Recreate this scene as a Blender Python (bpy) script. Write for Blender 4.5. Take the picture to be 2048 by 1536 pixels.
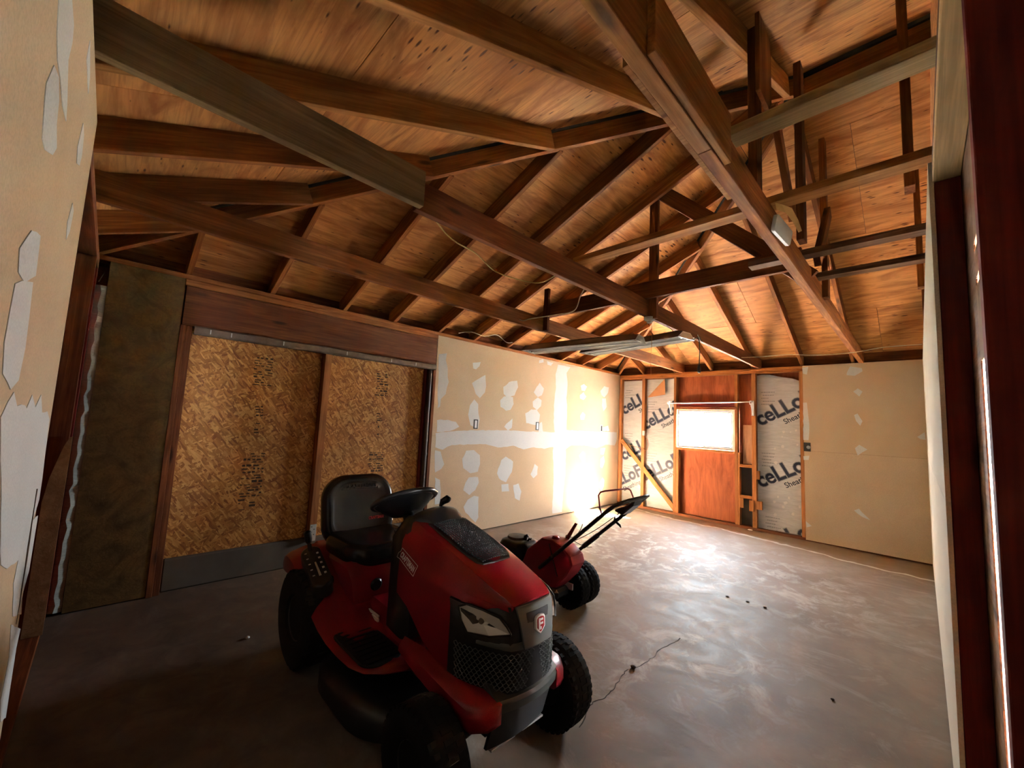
import bpy, bmesh, math, random
from mathutils import Vector, Matrix
from mathutils.bvhtree import BVHTree

for _o in list(bpy.data.objects):
    bpy.data.objects.remove(_o)
random.seed(7)
SC = bpy.context.scene
COL = SC.collection

# ------------------------------------------------------------------ camera
def make_camera():
    cd = bpy.data.cameras.new('camera')
    cam = bpy.data.objects.new('camera', cd)
    COL.objects.link(cam)
    cd.sensor_width = 36.0
    cd.lens = 809.9 / 2048 * 36
    cd.clip_start = 0.01
    yaw, pitch, roll = 0.7905, 0.0962, 0.0485
    fwd = Vector((-math.sin(yaw) * math.cos(pitch), math.cos(yaw) * math.cos(pitch), math.sin(pitch)))
    right = Vector((math.cos(yaw), math.sin(yaw), 0))
    up = right.cross(fwd)
    r2 = right * math.cos(roll) + up * math.sin(roll)
    u2 = up * math.cos(roll) - right * math.sin(roll)
    m = Matrix((r2, u2, -fwd)).transposed().to_4x4()
    m.translation = (0, 0, 1.396)
    cam.matrix_world = m
    SC.camera = cam
make_camera()

# ------------------------------------------------------------------ world, sun, window portals, exposure
SUN_DIR = Vector((-1.30, -1.10, -1.36)).normalized()      # the way the sunlight travels
SUN_STRENGTH = 620.0
SKY_STRENGTH = 15.0
EXPOSURE = 3.3
SC.view_settings.view_transform = 'Standard'
SC.view_settings.look = 'None'
SC.view_settings.gamma = 1.0
SC.view_settings.use_curve_mapping = False
SC.view_settings.exposure = EXPOSURE
SC.cycles.diffuse_bounces = 2
SC.cycles.max_bounces = 14
SC.cycles.caustics_reflective = False
SC.cycles.caustics_refractive = False
SC.cycles.sample_clamp_indirect = 7.0

def make_world():
    w = bpy.data.worlds.new('sky')
    SC.world = w
    w.use_nodes = True
    nt = w.node_tree
    nt.nodes.clear()
    out = nt.nodes.new('ShaderNodeOutputWorld')
    bg = nt.nodes.new('ShaderNodeBackground')
    tc = nt.nodes.new('ShaderNodeTexCoord')
    sep = nt.nodes.new('ShaderNodeSeparateXYZ')
    rp = nt.nodes.new('ShaderNodeValToRGB')
    nt.links.new(tc.outputs['Generated'], sep.inputs[0])
    nt.links.new(sep.outputs['Z'], rp.inputs[0])
    rp.color_ramp.elements[0].position = 0.0
    rp.color_ramp.elements[0].color = (0.94, 0.965, 1.0, 1)
    rp.color_ramp.elements[1].position = 0.9
    rp.color_ramp.elements[1].color = (0.78, 0.86, 1.0, 1)
    nt.links.new(rp.outputs[0], bg.inputs[0])
    bg.inputs[1].default_value = SKY_STRENGTH
    nt.links.new(bg.outputs[0], out.inputs[0])
make_world()

def make_sun():
    ld = bpy.data.lights.new('sun', 'SUN')
    ld.energy = SUN_STRENGTH
    ld.color = (1.0, 0.96, 0.90)
    ld.angle = math.radians(0.6)
    o = bpy.data.objects.new('sun', ld)
    o.rotation_euler = SUN_DIR.to_track_quat('-Z', 'Y').to_euler()
    o.location = (8, 14, 12)
    COL.objects.link(o)
make_sun()

def portal(name, loc, sx, sy, direction):
    ld = bpy.data.lights.new(name, 'AREA')
    ld.shape = 'RECTANGLE'
    ld.size, ld.size_y = sx, sy
    ld.cycles.is_portal = True
    o = bpy.data.objects.new(name, ld)
    o.location = loc
    o.rotation_euler = Vector(direction).to_track_quat('-Z', 'Z').to_euler()
    COL.objects.link(o)
portal('window_daylight', (-2.48, 7.03, 1.45), 0.88, 0.63, (0, -1, 0))

# ------------------------------------------------------------------ materials
MATS = {}
def nodes_of(name, rough=0.6, metallic=0.0, spec=0.4):
    m = bpy.data.materials.new(name)
    m.use_nodes = True
    nt = m.node_tree
    b = nt.nodes['Principled BSDF']
    b.inputs['Roughness'].default_value = rough
    b.inputs['Metallic'].default_value = metallic
    b.inputs['Specular IOR Level'].default_value = spec
    MATS[name] = m
    return m, nt, b
def N(nt, kind, **kw):
    n = nt.nodes.new(kind)
    for k, v in kw.items():
        setattr(n, k, v)
    return n
def ramp(nt, src, stops):
    r = N(nt, 'ShaderNodeValToRGB')
    e = r.color_ramp.elements
    while len(e) < len(stops):
        e.new(0.5)
    for i, (p, c) in enumerate(stops):
        e[i].position = p
        e[i].color = tuple(c) + (1,) if len(c) == 3 else c
    nt.links.new(src, r.inputs[0])
    return r.outputs[0]
def mix(nt, fac, a, b, mode='MIX'):
    m = N(nt, 'ShaderNodeMix', data_type='RGBA', blend_type=mode)
    ins = [s for s in m.inputs if s.enabled]
    f = ins[0]; A = [s for s in m.inputs if s.type == 'RGBA'][0]; B = [s for s in m.inputs if s.type == 'RGBA'][1]
    for sock, v in ((f, fac), (A, a), (B, b)):
        if isinstance(v, (int, float)):
            sock.default_value = v
        elif isinstance(v, tuple):
            sock.default_value = v + (1,) if len(v) == 3 else v
        else:
            nt.links.new(v, sock)
    return [s for s in m.outputs if s.type == 'RGBA'][0]
def coords(nt, scale=(1, 1, 1), rot=(0, 0, 0), obj_random=True):
    tc = N(nt, 'ShaderNodeTexCoord')
    src = tc.outputs['Object']
    if obj_random:
        oi = N(nt, 'ShaderNodeObjectInfo')
        ml = N(nt, 'ShaderNodeMath', operation='MULTIPLY')
        nt.links.new(oi.outputs['Random'], ml.inputs[0])
        ml.inputs[1].default_value = 37.0
        ad = N(nt, 'ShaderNodeVectorMath', operation='ADD')
        nt.links.new(src, ad.inputs[0])
        nt.links.new(ml.outputs[0], ad.inputs[1])
        src = ad.outputs[0]
    mp = N(nt, 'ShaderNodeMapping')
    mp.inputs['Scale'].default_value = scale
    mp.inputs['Rotation'].default_value = rot
    nt.links.new(src, mp.inputs['Vector'])
    return mp.outputs[0]
def noise(nt, vec, scale, detail=4, dist=0.0, rough=0.55):
    n = N(nt, 'ShaderNodeTexNoise')
    n.inputs['Scale'].default_value = scale
    n.inputs['Detail'].default_value = detail
    n.inputs['Distortion'].default_value = dist
    n.inputs['Roughness'].default_value = rough
    nt.links.new(vec, n.inputs['Vector'])
    return n.outputs['Fac']
def voro(nt, vec, scale, feature='F1', out='Distance', rnd=1.0):
    n = N(nt, 'ShaderNodeTexVoronoi', feature=feature)
    n.inputs['Scale'].default_value = scale
    n.inputs['Randomness'].default_value = rnd
    nt.links.new(vec, n.inputs['Vector'])
    return n.outputs[out]
def bump(nt, b, h, strength=0.3, dist=0.01):
    n = N(nt, 'ShaderNodeBump')
    n.inputs['Strength'].default_value = strength
    n.inputs['Distance'].default_value = dist
    nt.links.new(h, n.inputs['Height'])
    nt.links.new(n.outputs[0], b.inputs['Normal'])
def math2(nt, op, a, b):
    n = N(nt, 'ShaderNodeMath', operation=op)
    for i, v in enumerate((a, b)):
        if isinstance(v, (int, float)):
            n.inputs[i].default_value = v
        else:
            nt.links.new(v, n.inputs[i])
    return n.outputs[0]

def wood(name, light, dark, knot=True, var=0.35, rough=0.75, grain=1.0):
    """Sawn lumber: grain runs along the object's local X."""
    m, nt, b = nodes_of(name, rough, spec=0.25)
    v = coords(nt, (0.9 * grain, 9 * grain, 9 * grain))
    n1 = noise(nt, v, 1.7, 5, 1.2)
    c = ramp(nt, n1, [(0.3, dark), (0.52, tuple((a + d) / 2 for a, d in zip(light, dark))), (0.72, light)])
    vf = coords(nt, (3, 90, 90))
    n2 = noise(nt, vf, 1.0, 3, 0.4)
    c = mix(nt, ramp(nt, n2, [(0.35, (0.0,) * 3), (0.6, (0.45,) * 3)]), c, tuple(x * 0.55 for x in dark))
    vb = coords(nt, (0.5, 2.0, 2.0))
    n3 = noise(nt, vb, 1.3, 2)
    c = mix(nt, ramp(nt, n3, [(0.45, (0,) * 3), (0.75, (var,) * 3)]), c, tuple(x * 0.6 for x in dark))
    if knot:
        vk = coords(nt, (1.6, 6.5, 6.5))
        k = voro(nt, vk, 1.0)
        c = mix(nt, ramp(nt, k, [(0.05, (0.85,) * 3), (0.13, (0,) * 3)]), c, tuple(x * 0.22 for x in dark))
    oi = N(nt, 'ShaderNodeObjectInfo')
    hs = N(nt, 'ShaderNodeHueSaturation')
    mr = N(nt, 'ShaderNodeMapRange')
    mr.inputs[3].default_value = 0.82
    mr.inputs[4].default_value = 1.2
    nt.links.new(oi.outputs['Random'], mr.inputs[0])
    nt.links.new(mr.outputs[0], hs.inputs['Value'])
    nt.links.new(c, hs.inputs['Color'])
    nt.links.new(hs.outputs[0], b.inputs['Base Color'])
    bump(nt, b, n2, 0.25, 0.004)
    return m
wood('rafter_wood', (0.52, 0.195, 0.05), (0.20, 0.056, 0.011))
wood('honey_wood', (0.70, 0.33, 0.095), (0.38, 0.135, 0.028))
wood('red_wood', (0.28, 0.088, 0.025), (0.11, 0.026, 0.007))
wood('dark_red_wood', (0.26, 0.022, 0.012), (0.13, 0.011, 0.007), var=0.5)  # dark red puts the shade of unlit studs into the wood colour
wood('grey_wood', (0.60, 0.42, 0.23), (0.27, 0.17, 0.08), var=0.5)
wood('stud_wood', (0.60, 0.25, 0.085), (0.32, 0.11, 0.03))
wood('cream_wood', (0.90, 0.69, 0.38), (0.70, 0.48, 0.23), var=0.2)
wood('dusty_wood', (0.36, 0.20, 0.12), (0.16, 0.07, 0.035), var=0.5)

def plywood(name, light, dark, fleck, flecks=True, scale=1.0):
    m, nt, b = nodes_of(name, 0.72, spec=0.3)
    v = coords(nt, (0.8 * scale, 3.2 * scale, 3.2 * scale))
    n1 = noise(nt, v, 1.6, 6, 2.2)
    c = ramp(nt, n1, [(0.3, dark), (0.55, light), (0.75, tuple(min(1, x * 1.12) for x in light))])
    vg = coords(nt, (2.2, 34, 34))
    n2 = noise(nt, vg, 1.0, 4, 1.5)
    c = mix(nt, ramp(nt, n2, [(0.42, (0.0,) * 3), (0.68, (0.55,) * 3)]), c, dark)
    if flecks:
        vk = coords(nt, (8.0, 30, 30))
        k = voro(nt, vk, 1.0)
        msk = noise(nt, coords(nt, (1.1, 1.1, 1.1)), 1.6, 2)
        kk = math2(nt, 'ADD', k, math2(nt, 'MULTIPLY', math2(nt, 'SUBTRACT', 0.57, msk), 0.9))
        c = mix(nt, ramp(nt, kk, [(0.09, (0.92,) * 3), (0.21, (0,) * 3)]), c, fleck)
    nt.links.new(c, b.inputs['Base Color'])
    bump(nt, b, n2, 0.25, 0.004)
    return m
plywood('sheathing_ply', (0.70, 0.31, 0.095), (0.33, 0.105, 0.024), (0.08, 0.018, 0.005))
plywood('red_ply', (0.36, 0.095, 0.03), (0.20, 0.04, 0.012), (0.10, 0.02, 0.008), False)
plywood('olive_ply', (0.17, 0.098, 0.027), (0.085, 0.045, 0.012), (0.05, 0.02, 0.01), False, 0.8)
plywood('pale_ply', (0.55, 0.30, 0.17), (0.40, 0.19, 0.10), (0.2, 0.1, 0.05), False)
plywood('scrap_ply', (0.36, 0.22, 0.10), (0.22, 0.12, 0.045), (0.1, 0.05, 0.02), False)

def osb(name):
    m, nt, b = nodes_of(name, 0.6, spec=0.35)
    c = None
    hsum = None
    for i, ang in enumerate((0.35, 1.25, 2.05, 2.75, 0.9)):
        v = coords(nt, (1, 1, 1), (ang, 0, 0), obj_random=False)
        wob = N(nt, 'ShaderNodeTexNoise')
        wob.inputs['Scale'].default_value = 7.0 + i
        nt.links.new(v, wob.inputs['Vector'])
        wad = N(nt, 'ShaderNodeVectorMath', operation='MULTIPLY_ADD')
        nt.links.new(wob.outputs['Color'], wad.inputs[0])
        wad.inputs[1].default_value = (0.022, 0.022, 0.022)
        nt.links.new(v, wad.inputs[2])
        v = wad.outputs[0]
        mp = N(nt, 'ShaderNodeMapping')
        mp.inputs['Scale'].default_value = (1, 10.5 + 1.5 * i, 54 + 6 * i)
        mp.inputs['Location'].default_value = (i * 3.1, i * 1.7, i * 2.3)
        nt.links.new(v, mp.inputs['Vector'])
        col = voro(nt, mp.outputs[0], 1.0, out='Color')
        sp = N(nt, 'ShaderNodeSeparateColor')
        nt.links.new(col, sp.inputs[0])
        flake = ramp(nt, sp.outputs[0], [(0.0, (0.26, 0.085, 0.016)), (0.5, (0.52, 0.215, 0.045)), (1.0, (0.78, 0.41, 0.12))])
        if c is None:
            c = flake
        else:
            f = ramp(nt, sp.outputs[1], [(0.52, (0,) * 3), (0.56, (1,) * 3)])
            c = mix(nt, f, c, flake)
        hsum = sp.outputs[0] if hsum is None else math2(nt, 'ADD', hsum, sp.outputs[0])
    big = noise(nt, coords(nt, (1, 1, 1)), 2.0, 3)
    c = mix(nt, ramp(nt, big, [(0.4, (0,) * 3), (0.75, (0.35,) * 3)]), c, (0.17, 0.06, 0.017))
    nt.links.new(c, b.inputs['Base Color'])
    bump(nt, b, hsum, 0.25, 0.003)
osb('osb_board')

def drywall(name, base, alt):
    m, nt, b = nodes_of(name, 0.85, spec=0.2)
    n1 = noise(nt, coords(nt, (1, 1, 1)), 1.3, 4)
    c = ramp(nt, n1, [(0.35, base), (0.7, alt)])
    n2 = noise(nt, coords(nt, (1, 1, 1)), 180, 2)
    c = mix(nt, ramp(nt, n2, [(0.35, (0.22,) * 3), (0.6, (0,) * 3)]), c, tuple(x * 0.5 for x in base))
    nt.links.new(c, b.inputs['Base Color'])
    bump(nt, b, n2, 0.08, 0.002)
drywall('tan_drywall', (0.73, 0.52, 0.325), (0.79, 0.595, 0.40))
drywall('cream_drywall', (0.82, 0.74, 0.58), (0.88, 0.80, 0.66))
drywall('joint_compound', (0.80, 0.77, 0.73), (0.88, 0.86, 0.83))

def flat(name, colr, rough=0.5, metallic=0.0, spec=0.4, noise_amt=0.25, nscale=8, coat=0.0):
    m, nt, b = nodes_of(name, rough, metallic, spec)
    n1 = noise(nt, coords(nt, (1, 1, 1)), nscale, 4)
    c = mix(nt, ramp(nt, n1, [(0.35, (0,) * 3), (0.75, (noise_amt,) * 3)]), tuple(colr), tuple(x * 0.45 for x in colr))
    nt.links.new(c, b.inputs['Base Color'])
    b.inputs['Coat Weight'].default_value = coat
    b.inputs['Coat Roughness'].default_value = 0.08
    return m
flat('black_plastic', (0.012, 0.012, 0.013), 0.32, noise_amt=0.3)
flat('seat_vinyl', (0.007, 0.007, 0.008), 0.25, spec=0.32)
flat('tyre_rubber', (0.009, 0.009, 0.010), 0.85, spec=0.2)
flat('dark_metal', (0.03, 0.03, 0.032), 0.5, 0.3)
flat('bumper_plastic', (0.045, 0.05, 0.048), 0.42, spec=0.5)
flat('grey_plastic', (0.095, 0.105, 0.10), 0.42, spec=0.5)
flat('black_metal', (0.010, 0.011, 0.014), 0.4, 0.0, 0.35)
flat('rim_paint', (0.05, 0.05, 0.05), 0.5)
flat('shaded_lamp_shell', (0.10, 0.055, 0.035), 0.5)  # brown stands in for the unlit outside of the shop lights
flat('bay_dark', (0.06, 0.05, 0.05), 0.8)
flat('galvanised', (0.62, 0.63, 0.63), 0.4, 0.7)
flat('white_enamel', (0.86, 0.86, 0.84), 0.35, 0.0)
flat('white_plastic', (0.85, 0.84, 0.82), 0.5)
flat('tube_glass', (0.80, 0.82, 0.84), 0.2)
flat('print_white', (0.92, 0.90, 0.88), 0.5, noise_amt=0.05)
flat('print_red', (0.50, 0.012, 0.015), 0.4, noise_amt=0.05)
flat('print_navy', (0.018, 0.024, 0.055), 0.55, noise_amt=0.1)
flat('print_grey', (0.36, 0.37, 0.39), 0.6, noise_amt=0.2)
flat('print_ink', (0.07, 0.032, 0.012), 0.8, noise_amt=0.6, nscale=60)
flat('track_steel', (0.16, 0.115, 0.085), 0.5, 0.35, noise_amt=0.6, nscale=20)
flat('dark_steel', (0.05, 0.03, 0.022), 0.5, 0.2)
flat('yellow_cable', (0.62, 0.42, 0.12), 0.5)
flat('white_cable', (0.72, 0.62, 0.45), 0.5)
flat('tan_paper', (0.55, 0.30, 0.09), 0.8)
flat('kraft_paper', (0.50, 0.22, 0.09), 0.8)
flat('box_dark', (0.03, 0.025, 0.02), 0.6)
flat('headlight_chrome', (0.95, 0.93, 0.90), 0.33, 0.35, noise_amt=0.0)
flat('tiller_red', (0.30, 0.009, 0.03), 0.5, spec=0.3, coat=0.1)
flat('lever_red', (0.33, 0.05, 0.03), 0.5)
flat('rust_metal', (0.16, 0.13, 0.10), 0.6, 0.3, noise_amt=0.6)
flat('brown_clump', (0.05, 0.025, 0.015), 0.9)
flat('ground', (0.55, 0.55, 0.50), 0.9)
flat('leaf_green', (0.10, 0.22, 0.16), 0.8)

def red_paint():
    m, nt, b = nodes_of('red_paint', 0.38, 0.0, 0.35)
    n1 = noise(nt, coords(nt, (1, 1, 1), obj_random=False), 420, 2)
    c = mix(nt, ramp(nt, n1, [(0.45, (0,) * 3), (0.72, (0.6,) * 3)]), (0.21, 0.0008, 0.008), (0.38, 0.009, 0.024))
    nt.links.new(c, b.inputs['Base Color'])
    b.inputs['Coat Weight'].default_value = 0.3
    b.inputs['Coat Roughness'].default_value = 0.12
red_paint()

def foil(name, base, wr=1.0, metallic=0.35, rough=0.42):
    m, nt, b = nodes_of(name, rough, metallic, 0.5)
    n1 = noise(nt, coords(nt, (1.0, 1.0, 7.0)), 5.0 * wr, 5, 1.0)
    c = ramp(nt, n1, [(0.3, tuple(x * 0.82 for x in base)), (0.65, base)])
    nt.links.new(c, b.inputs['Base Color'])
    bump(nt, b, n1, 0.35, 0.02)
foil('foam_facing', (0.80, 0.80, 0.81), 1.0, 0.1, 0.45)
foil('insulation_foil', (0.66, 0.72, 0.66), 2.0, 0.0, 0.4)

def concrete():
    m, nt, b = nodes_of('concrete', 0.62, spec=0.45)
    tc = N(nt, 'ShaderNodeTexCoord')
    P = tc.outputs['Object']
    n1 = noise(nt, P, 0.9, 6, 0.6)
    c = ramp(nt, n1, [(0.3, (0.15, 0.10, 0.068)), (0.5, (0.25, 0.182, 0.13)), (0.7, (0.34, 0.265, 0.20))])
    n2 = noise(nt, P, 6.0, 8, 0.8, 0.65)
    c = mix(nt, ramp(nt, n2, [(0.35, (0.5,) * 3), (0.55, (0,) * 3)]), c, (0.20, 0.145, 0.115))
    # trowel wipes: pale, stretched and swirled
    mp = N(nt, 'ShaderNodeMapping')
    mp.inputs['Rotation'].default_value = (0, 0, 0.5)
    mp.inputs['Scale'].default_value = (1.0, 1.5, 1)
    nt.links.new(P, mp.inputs['Vector'])
    n3 = noise(nt, mp.outputs[0], 1.6, 12, 1.4, 0.72)
    c = mix(nt, ramp(nt, n3, [(0.52, (0,) * 3), (0.70, (0.6,) * 3)]), c, (0.48, 0.41, 0.345))
    # whitish scuffed patch in the middle of the slab
    sep = N(nt, 'ShaderNodeSeparateXYZ')
    nt.links.new(P, sep.inputs[0])
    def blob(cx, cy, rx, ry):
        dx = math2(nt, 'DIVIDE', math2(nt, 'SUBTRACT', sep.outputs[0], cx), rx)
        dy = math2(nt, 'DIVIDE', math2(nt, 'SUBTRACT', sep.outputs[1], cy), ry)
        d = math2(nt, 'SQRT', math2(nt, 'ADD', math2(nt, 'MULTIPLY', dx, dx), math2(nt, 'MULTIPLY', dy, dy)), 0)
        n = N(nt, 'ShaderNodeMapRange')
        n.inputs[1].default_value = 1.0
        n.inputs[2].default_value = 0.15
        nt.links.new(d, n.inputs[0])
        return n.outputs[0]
    n4 = noise(nt, P, 4.5, 11, 0.9, 0.74)
    m4 = ramp(nt, n4, [(0.49, (0,) * 3), (0.62, (1,) * 3)])
    g = math2(nt, 'MAXIMUM', blob(-1.05, 2.75, 0.65, 0.95), blob(-2.0, 4.6, 1.9, 1.7))
    c = mix(nt, math2(nt, 'MULTIPLY', g, m4), c, (0.80, 0.75, 0.68))
    # brown dirt along the far wall, edged by a white tide line
    nz = noise(nt, P, 2.2, 4)
    yy = math2(nt, 'ADD', sep.outputs[1], math2(nt, 'MULTIPLY', math2(nt, 'SUBTRACT', nz, 0.5), 0.35))
    yy = math2(nt, 'ADD', yy, math2(nt, 'MULTIPLY', math2(nt, 'ADD', sep.outputs[0], 3.4), 0.17))
    dirt = ramp(nt, math2(nt, 'SUBTRACT', yy, 6.0), [(0.55, (0,) * 3), (0.78, (0.85,) * 3)])
    c = mix(nt, dirt, c, (0.20, 0.115, 0.055))
    tl = math2(nt, 'ABSOLUTE', math2(nt, 'SUBTRACT', yy, 6.72), 0)
    c = mix(nt, ramp(nt, tl, [(0.01, (0.75,) * 3), (0.035, (0,) * 3)]), c, (0.72, 0.68, 0.60))
    # shade painted into the slab by the door sill and under the parked machine
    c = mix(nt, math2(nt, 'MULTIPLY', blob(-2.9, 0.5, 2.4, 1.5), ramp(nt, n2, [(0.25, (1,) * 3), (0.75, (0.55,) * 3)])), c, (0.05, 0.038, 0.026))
    nt.links.new(c, b.inputs['Base Color'])
    nt.links.new(ramp(nt, n3, [(0.3, (0.5,) * 3), (0.7, (0.75,) * 3)]), b.inputs['Roughness'])
    bump(nt, b, n2, 0.15, 0.01)
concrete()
flat('curb_concrete', (0.125, 0.10, 0.075), 0.8, noise_amt=0.6, nscale=5)
flat('crack_dark', (0.025, 0.015, 0.01), 0.9)

def glass():
    m = bpy.data.materials.new('window_glass')
    m.use_nodes = True
    nt = m.node_tree
    nt.nodes.clear()
    o = N(nt, 'ShaderNodeOutputMaterial')
    t = N(nt, 'ShaderNodeBsdfTransparent')
    t.inputs[0].default_value = (0.95, 0.97, 0.97, 1)
    g = N(nt, 'ShaderNodeBsdfGlossy')
    g.inputs['Roughness'].default_value = 0.03
    mx = N(nt, 'ShaderNodeMixShader')
    mx.inputs[0].default_value = 0.05
    nt.links.new(t.outputs[0], mx.inputs[1])
    nt.links.new(g.outputs[0], mx.inputs[2])
    nt.links.new(mx.outputs[0], o.inputs[0])
    MATS['window_glass'] = m
glass()
def lens_mat():
    m = bpy.data.materials.new('clear_lens')
    m.use_nodes = True
    nt = m.node_tree
    nt.nodes.clear()
    o = N(nt, 'ShaderNodeOutputMaterial')
    t = N(nt, 'ShaderNodeBsdfTransparent')
    g = N(nt, 'ShaderNodeBsdfGlossy')
    g.inputs['Roughness'].default_value = 0.05
    mx = N(nt, 'ShaderNodeMixShader')
    mx.inputs[0].default_value = 0.12
    nt.links.new(t.outputs[0], mx.inputs[1])
    nt.links.new(g.outputs[0], mx.inputs[2])
    nt.links.new(mx.outputs[0], o.inputs[0])
    MATS['clear_lens'] = m
lens_mat()

# ------------------------------------------------------------------ mesh helpers
def tag(o, label=None, cat=None, group=None, kind=None):
    if label: o['label'] = label
    if cat: o['category'] = cat
    if group: o['group'] = group
    if kind: o['kind'] = kind
    return o
def empty(name, loc=(0, 0, 0), rz=0.0):
    o = bpy.data.objects.new(name, None)
    o.location = loc
    o.rotation_euler = (0, 0, rz)
    o.empty_display_size = 0.1
    COL.objects.link(o)
    return o
def structure(name, label, cat):
    return tag(empty(name), label, cat, kind='structure')

class MB:
    def __init__(self):
        self.v, self.f = [], []
    def add(self, vs, fs, M=None):
        n = len(self.v)
        self.v += [tuple(M @ Vector(p)) if M is not None else tuple(p) for p in vs]
        self.f += [tuple(i + n for i in q) for q in fs]
        return self
    def box(self, a, b, M=None):
        x0, y0, z0 = a; x1, y1, z1 = b
        vs = [(x0, y0, z0), (x1, y0, z0), (x1, y1, z0), (x0, y1, z0), (x0, y0, z1), (x1, y0, z1), (x1, y1, z1), (x0, y1, z1)]
        return self.add(vs, [(0, 3, 2, 1), (4, 5, 6, 7), (0, 1, 5, 4), (1, 2, 6, 5), (2, 3, 7, 6), (3, 0, 4, 7)], M)
    def loft(self, rings, closed=True, caps=True, M=None):
        n = len(rings[0])
        vs = [p for r in rings for p in r]
        fs = []
        for k in range(len(rings) - 1):
            for i in range(n if closed else n - 1):
                j = (i + 1) % n
                fs.append((k * n + i, k * n + j, (k + 1) * n + j, (k + 1) * n + i))
        if caps:
            fs.append(tuple(range(n - 1, -1, -1)))
            fs.append(tuple((len(rings) - 1) * n + i for i in range(n)))
        return self.add(vs, fs, M)
    def prism(self, poly, a, b, M=None):
        """polygon (u,v) extruded from w=a to w=b; M maps (u,v,w)."""
        return self.loft([[(p[0], p[1], a) for p in poly], [(p[0], p[1], b) for p in poly]], True, True, M)
    def tube(self, path, r, seg=8, closed=False, M=None):
        pts = [Vector(p) for p in path]
        n = len(pts)
        rings = []
        ref = None
        for i in range(n):
            a = pts[(i - 1) % n] if (closed or i > 0) else pts[i]
            c = pts[(i + 1) % n] if (closed or i < n - 1) else pts[i]
            t = (c - a).normalized()
            if ref is None:
                ref = Vector((0, 0, 1)) if abs(t.z) < 0.9 else Vector((1, 0, 0))
            s = t.cross(ref).normalized()
            u = s.cross(t).normalized()
            ref = u
            rr = r[i] if isinstance(r, (list, tuple)) else r
            rings.append([tuple(pts[i] + (s * math.cos(k * 2 * math.pi / seg) + u * math.sin(k * 2 * math.pi / seg)) * rr) for k in range(seg)])
        if closed:
            rings.append(rings[0])
        return self.loft(rings, True, not closed, M)
    def lathe(self, prof, seg=32, M=None):
        """profile (radius, w) turned about local Z."""
        rings = [[(r * math.cos(2 * math.pi * k / seg), r * math.sin(2 * math.pi * k / seg), w) for k in range(seg)] for r, w in prof]
        return self.loft(rings, True, True, M)
    def pillow(self, w, h, rc, prof, M=None, n=6):
        """rounded rectangle in local XY lofted along Z: prof = [(z, inset)]."""
        rings = []
        for z, ins in prof:
            ww, hh = w / 2 - ins, h / 2 - ins
            r = max(0.004, min(rc - ins * 0.6, ww - 0.001, hh - 0.001))
            ring = []
            for cx, cy, a0 in ((ww - r, hh - r, 0), (-ww + r, hh - r, 90), (-ww + r, -hh + r, 180), (ww - r, -hh + r, 270)):
                for k in range(n + 1):
                    a = math.radians(a0 + 90 * k / n)
                    ring.append((cx + r * math.cos(a), cy + r * math.sin(a), z))
            rings.append(ring)
        return self.loft(rings, True, True, M)
    def build(self, name, mat, parent=None, smooth=None, bevel=0.0, seg=1, matrix=None):
        me = bpy.data.meshes.new(name)
        me.from_pydata(self.v, [], self.f)
        bm = bmesh.new()
        bm.from_mesh(me)
        bmesh.ops.recalc_face_normals(bm, faces=bm.faces)
        if bevel:
            es = [e for e in bm.edges if len(e.link_faces) == 2 and e.calc_face_angle(0) > 0.5]
            bmesh.ops.bevel(bm, geom=es, offset=bevel, segments=seg, affect='EDGES', profile=0.5, clamp_overlap=True)
        bm.to_mesh(me)
        bm.free()
        if smooth is not None:
            for p in me.polygons:
                p.use_smooth = True
            me.set_sharp_from_angle(angle=math.radians(smooth))
        me.materials.append(MATS[mat])
        o = bpy.data.objects.new(name, me)
        COL.objects.link(o)
        if matrix is not None:
            o.matrix_world = matrix
        if parent is not None:
            o.parent = parent
        return o

def frame(x, y, z, origin=(0, 0, 0)):
    m = Matrix((Vector(x), Vector(y), Vector(z))).transposed().to_4x4()
    m.translation = origin
    return m
def board(name, p0, p1, w, h, mat, parent, up=(0, 0, 1), bevel=0.002):
    """A board whose bottom centre line runs p0 -> p1 (w across, h along up); grain along its length."""
    p0, p1 = Vector(p0), Vector(p1)
    X = (p1 - p0).normalized()
    L = (p1 - p0).length
    U = Vector(up)
    Y = U.cross(X).normalized()
    Z = X.cross(Y).normalized()
    m = frame(X, Y, Z, (p0 + p1) / 2 + Z * h / 2)
    return MB().box((-L / 2, -w / 2, -h / 2), (L / 2, w / 2, h / 2)).build(name, mat, parent, bevel=bevel, matrix=m)
def slab(name, a, b, mat, parent, bevel=0.002, axis=None):
    """An axis-aligned piece from corner a to corner b; its longest side becomes local X (grain)."""
    a, b = Vector(a), Vector(b)
    d = b - a
    k = max(range(3), key=lambda i: abs(d[i])) if axis is None else axis
    ax = [Vector((1, 0, 0)), Vector((0, 1, 0)), Vector((0, 0, 1))]
    X, Y, Z = ax[k], ax[(k + 1) % 3], ax[(k + 2) % 3]
    L = (abs(d[k]), abs(d[(k + 1) % 3]), abs(d[(k + 2) % 3]))
    m = frame(X, Y, Z, (a + b) / 2)
    return MB().box(tuple(-x / 2 for x in L), tuple(x / 2 for x in L)).build(name, mat, parent, bevel=bevel, matrix=m)
def ragged(poly, amp, step=0.05):
    out = []
    n = len(poly)
    for i in range(n):
        a, c = Vector(poly[i]), Vector(poly[(i + 1) % n])
        k = max(1, int((c - a).length / step))
        nrm = Vector((-(c - a).y, (c - a).x))
        nrm = nrm.normalized() if nrm.length > 0 else nrm
        for j in range(k):
            p = a.lerp(c, j / k) + nrm * random.uniform(-amp, amp)
            out.append((p.x, p.y))
    return out
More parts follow.
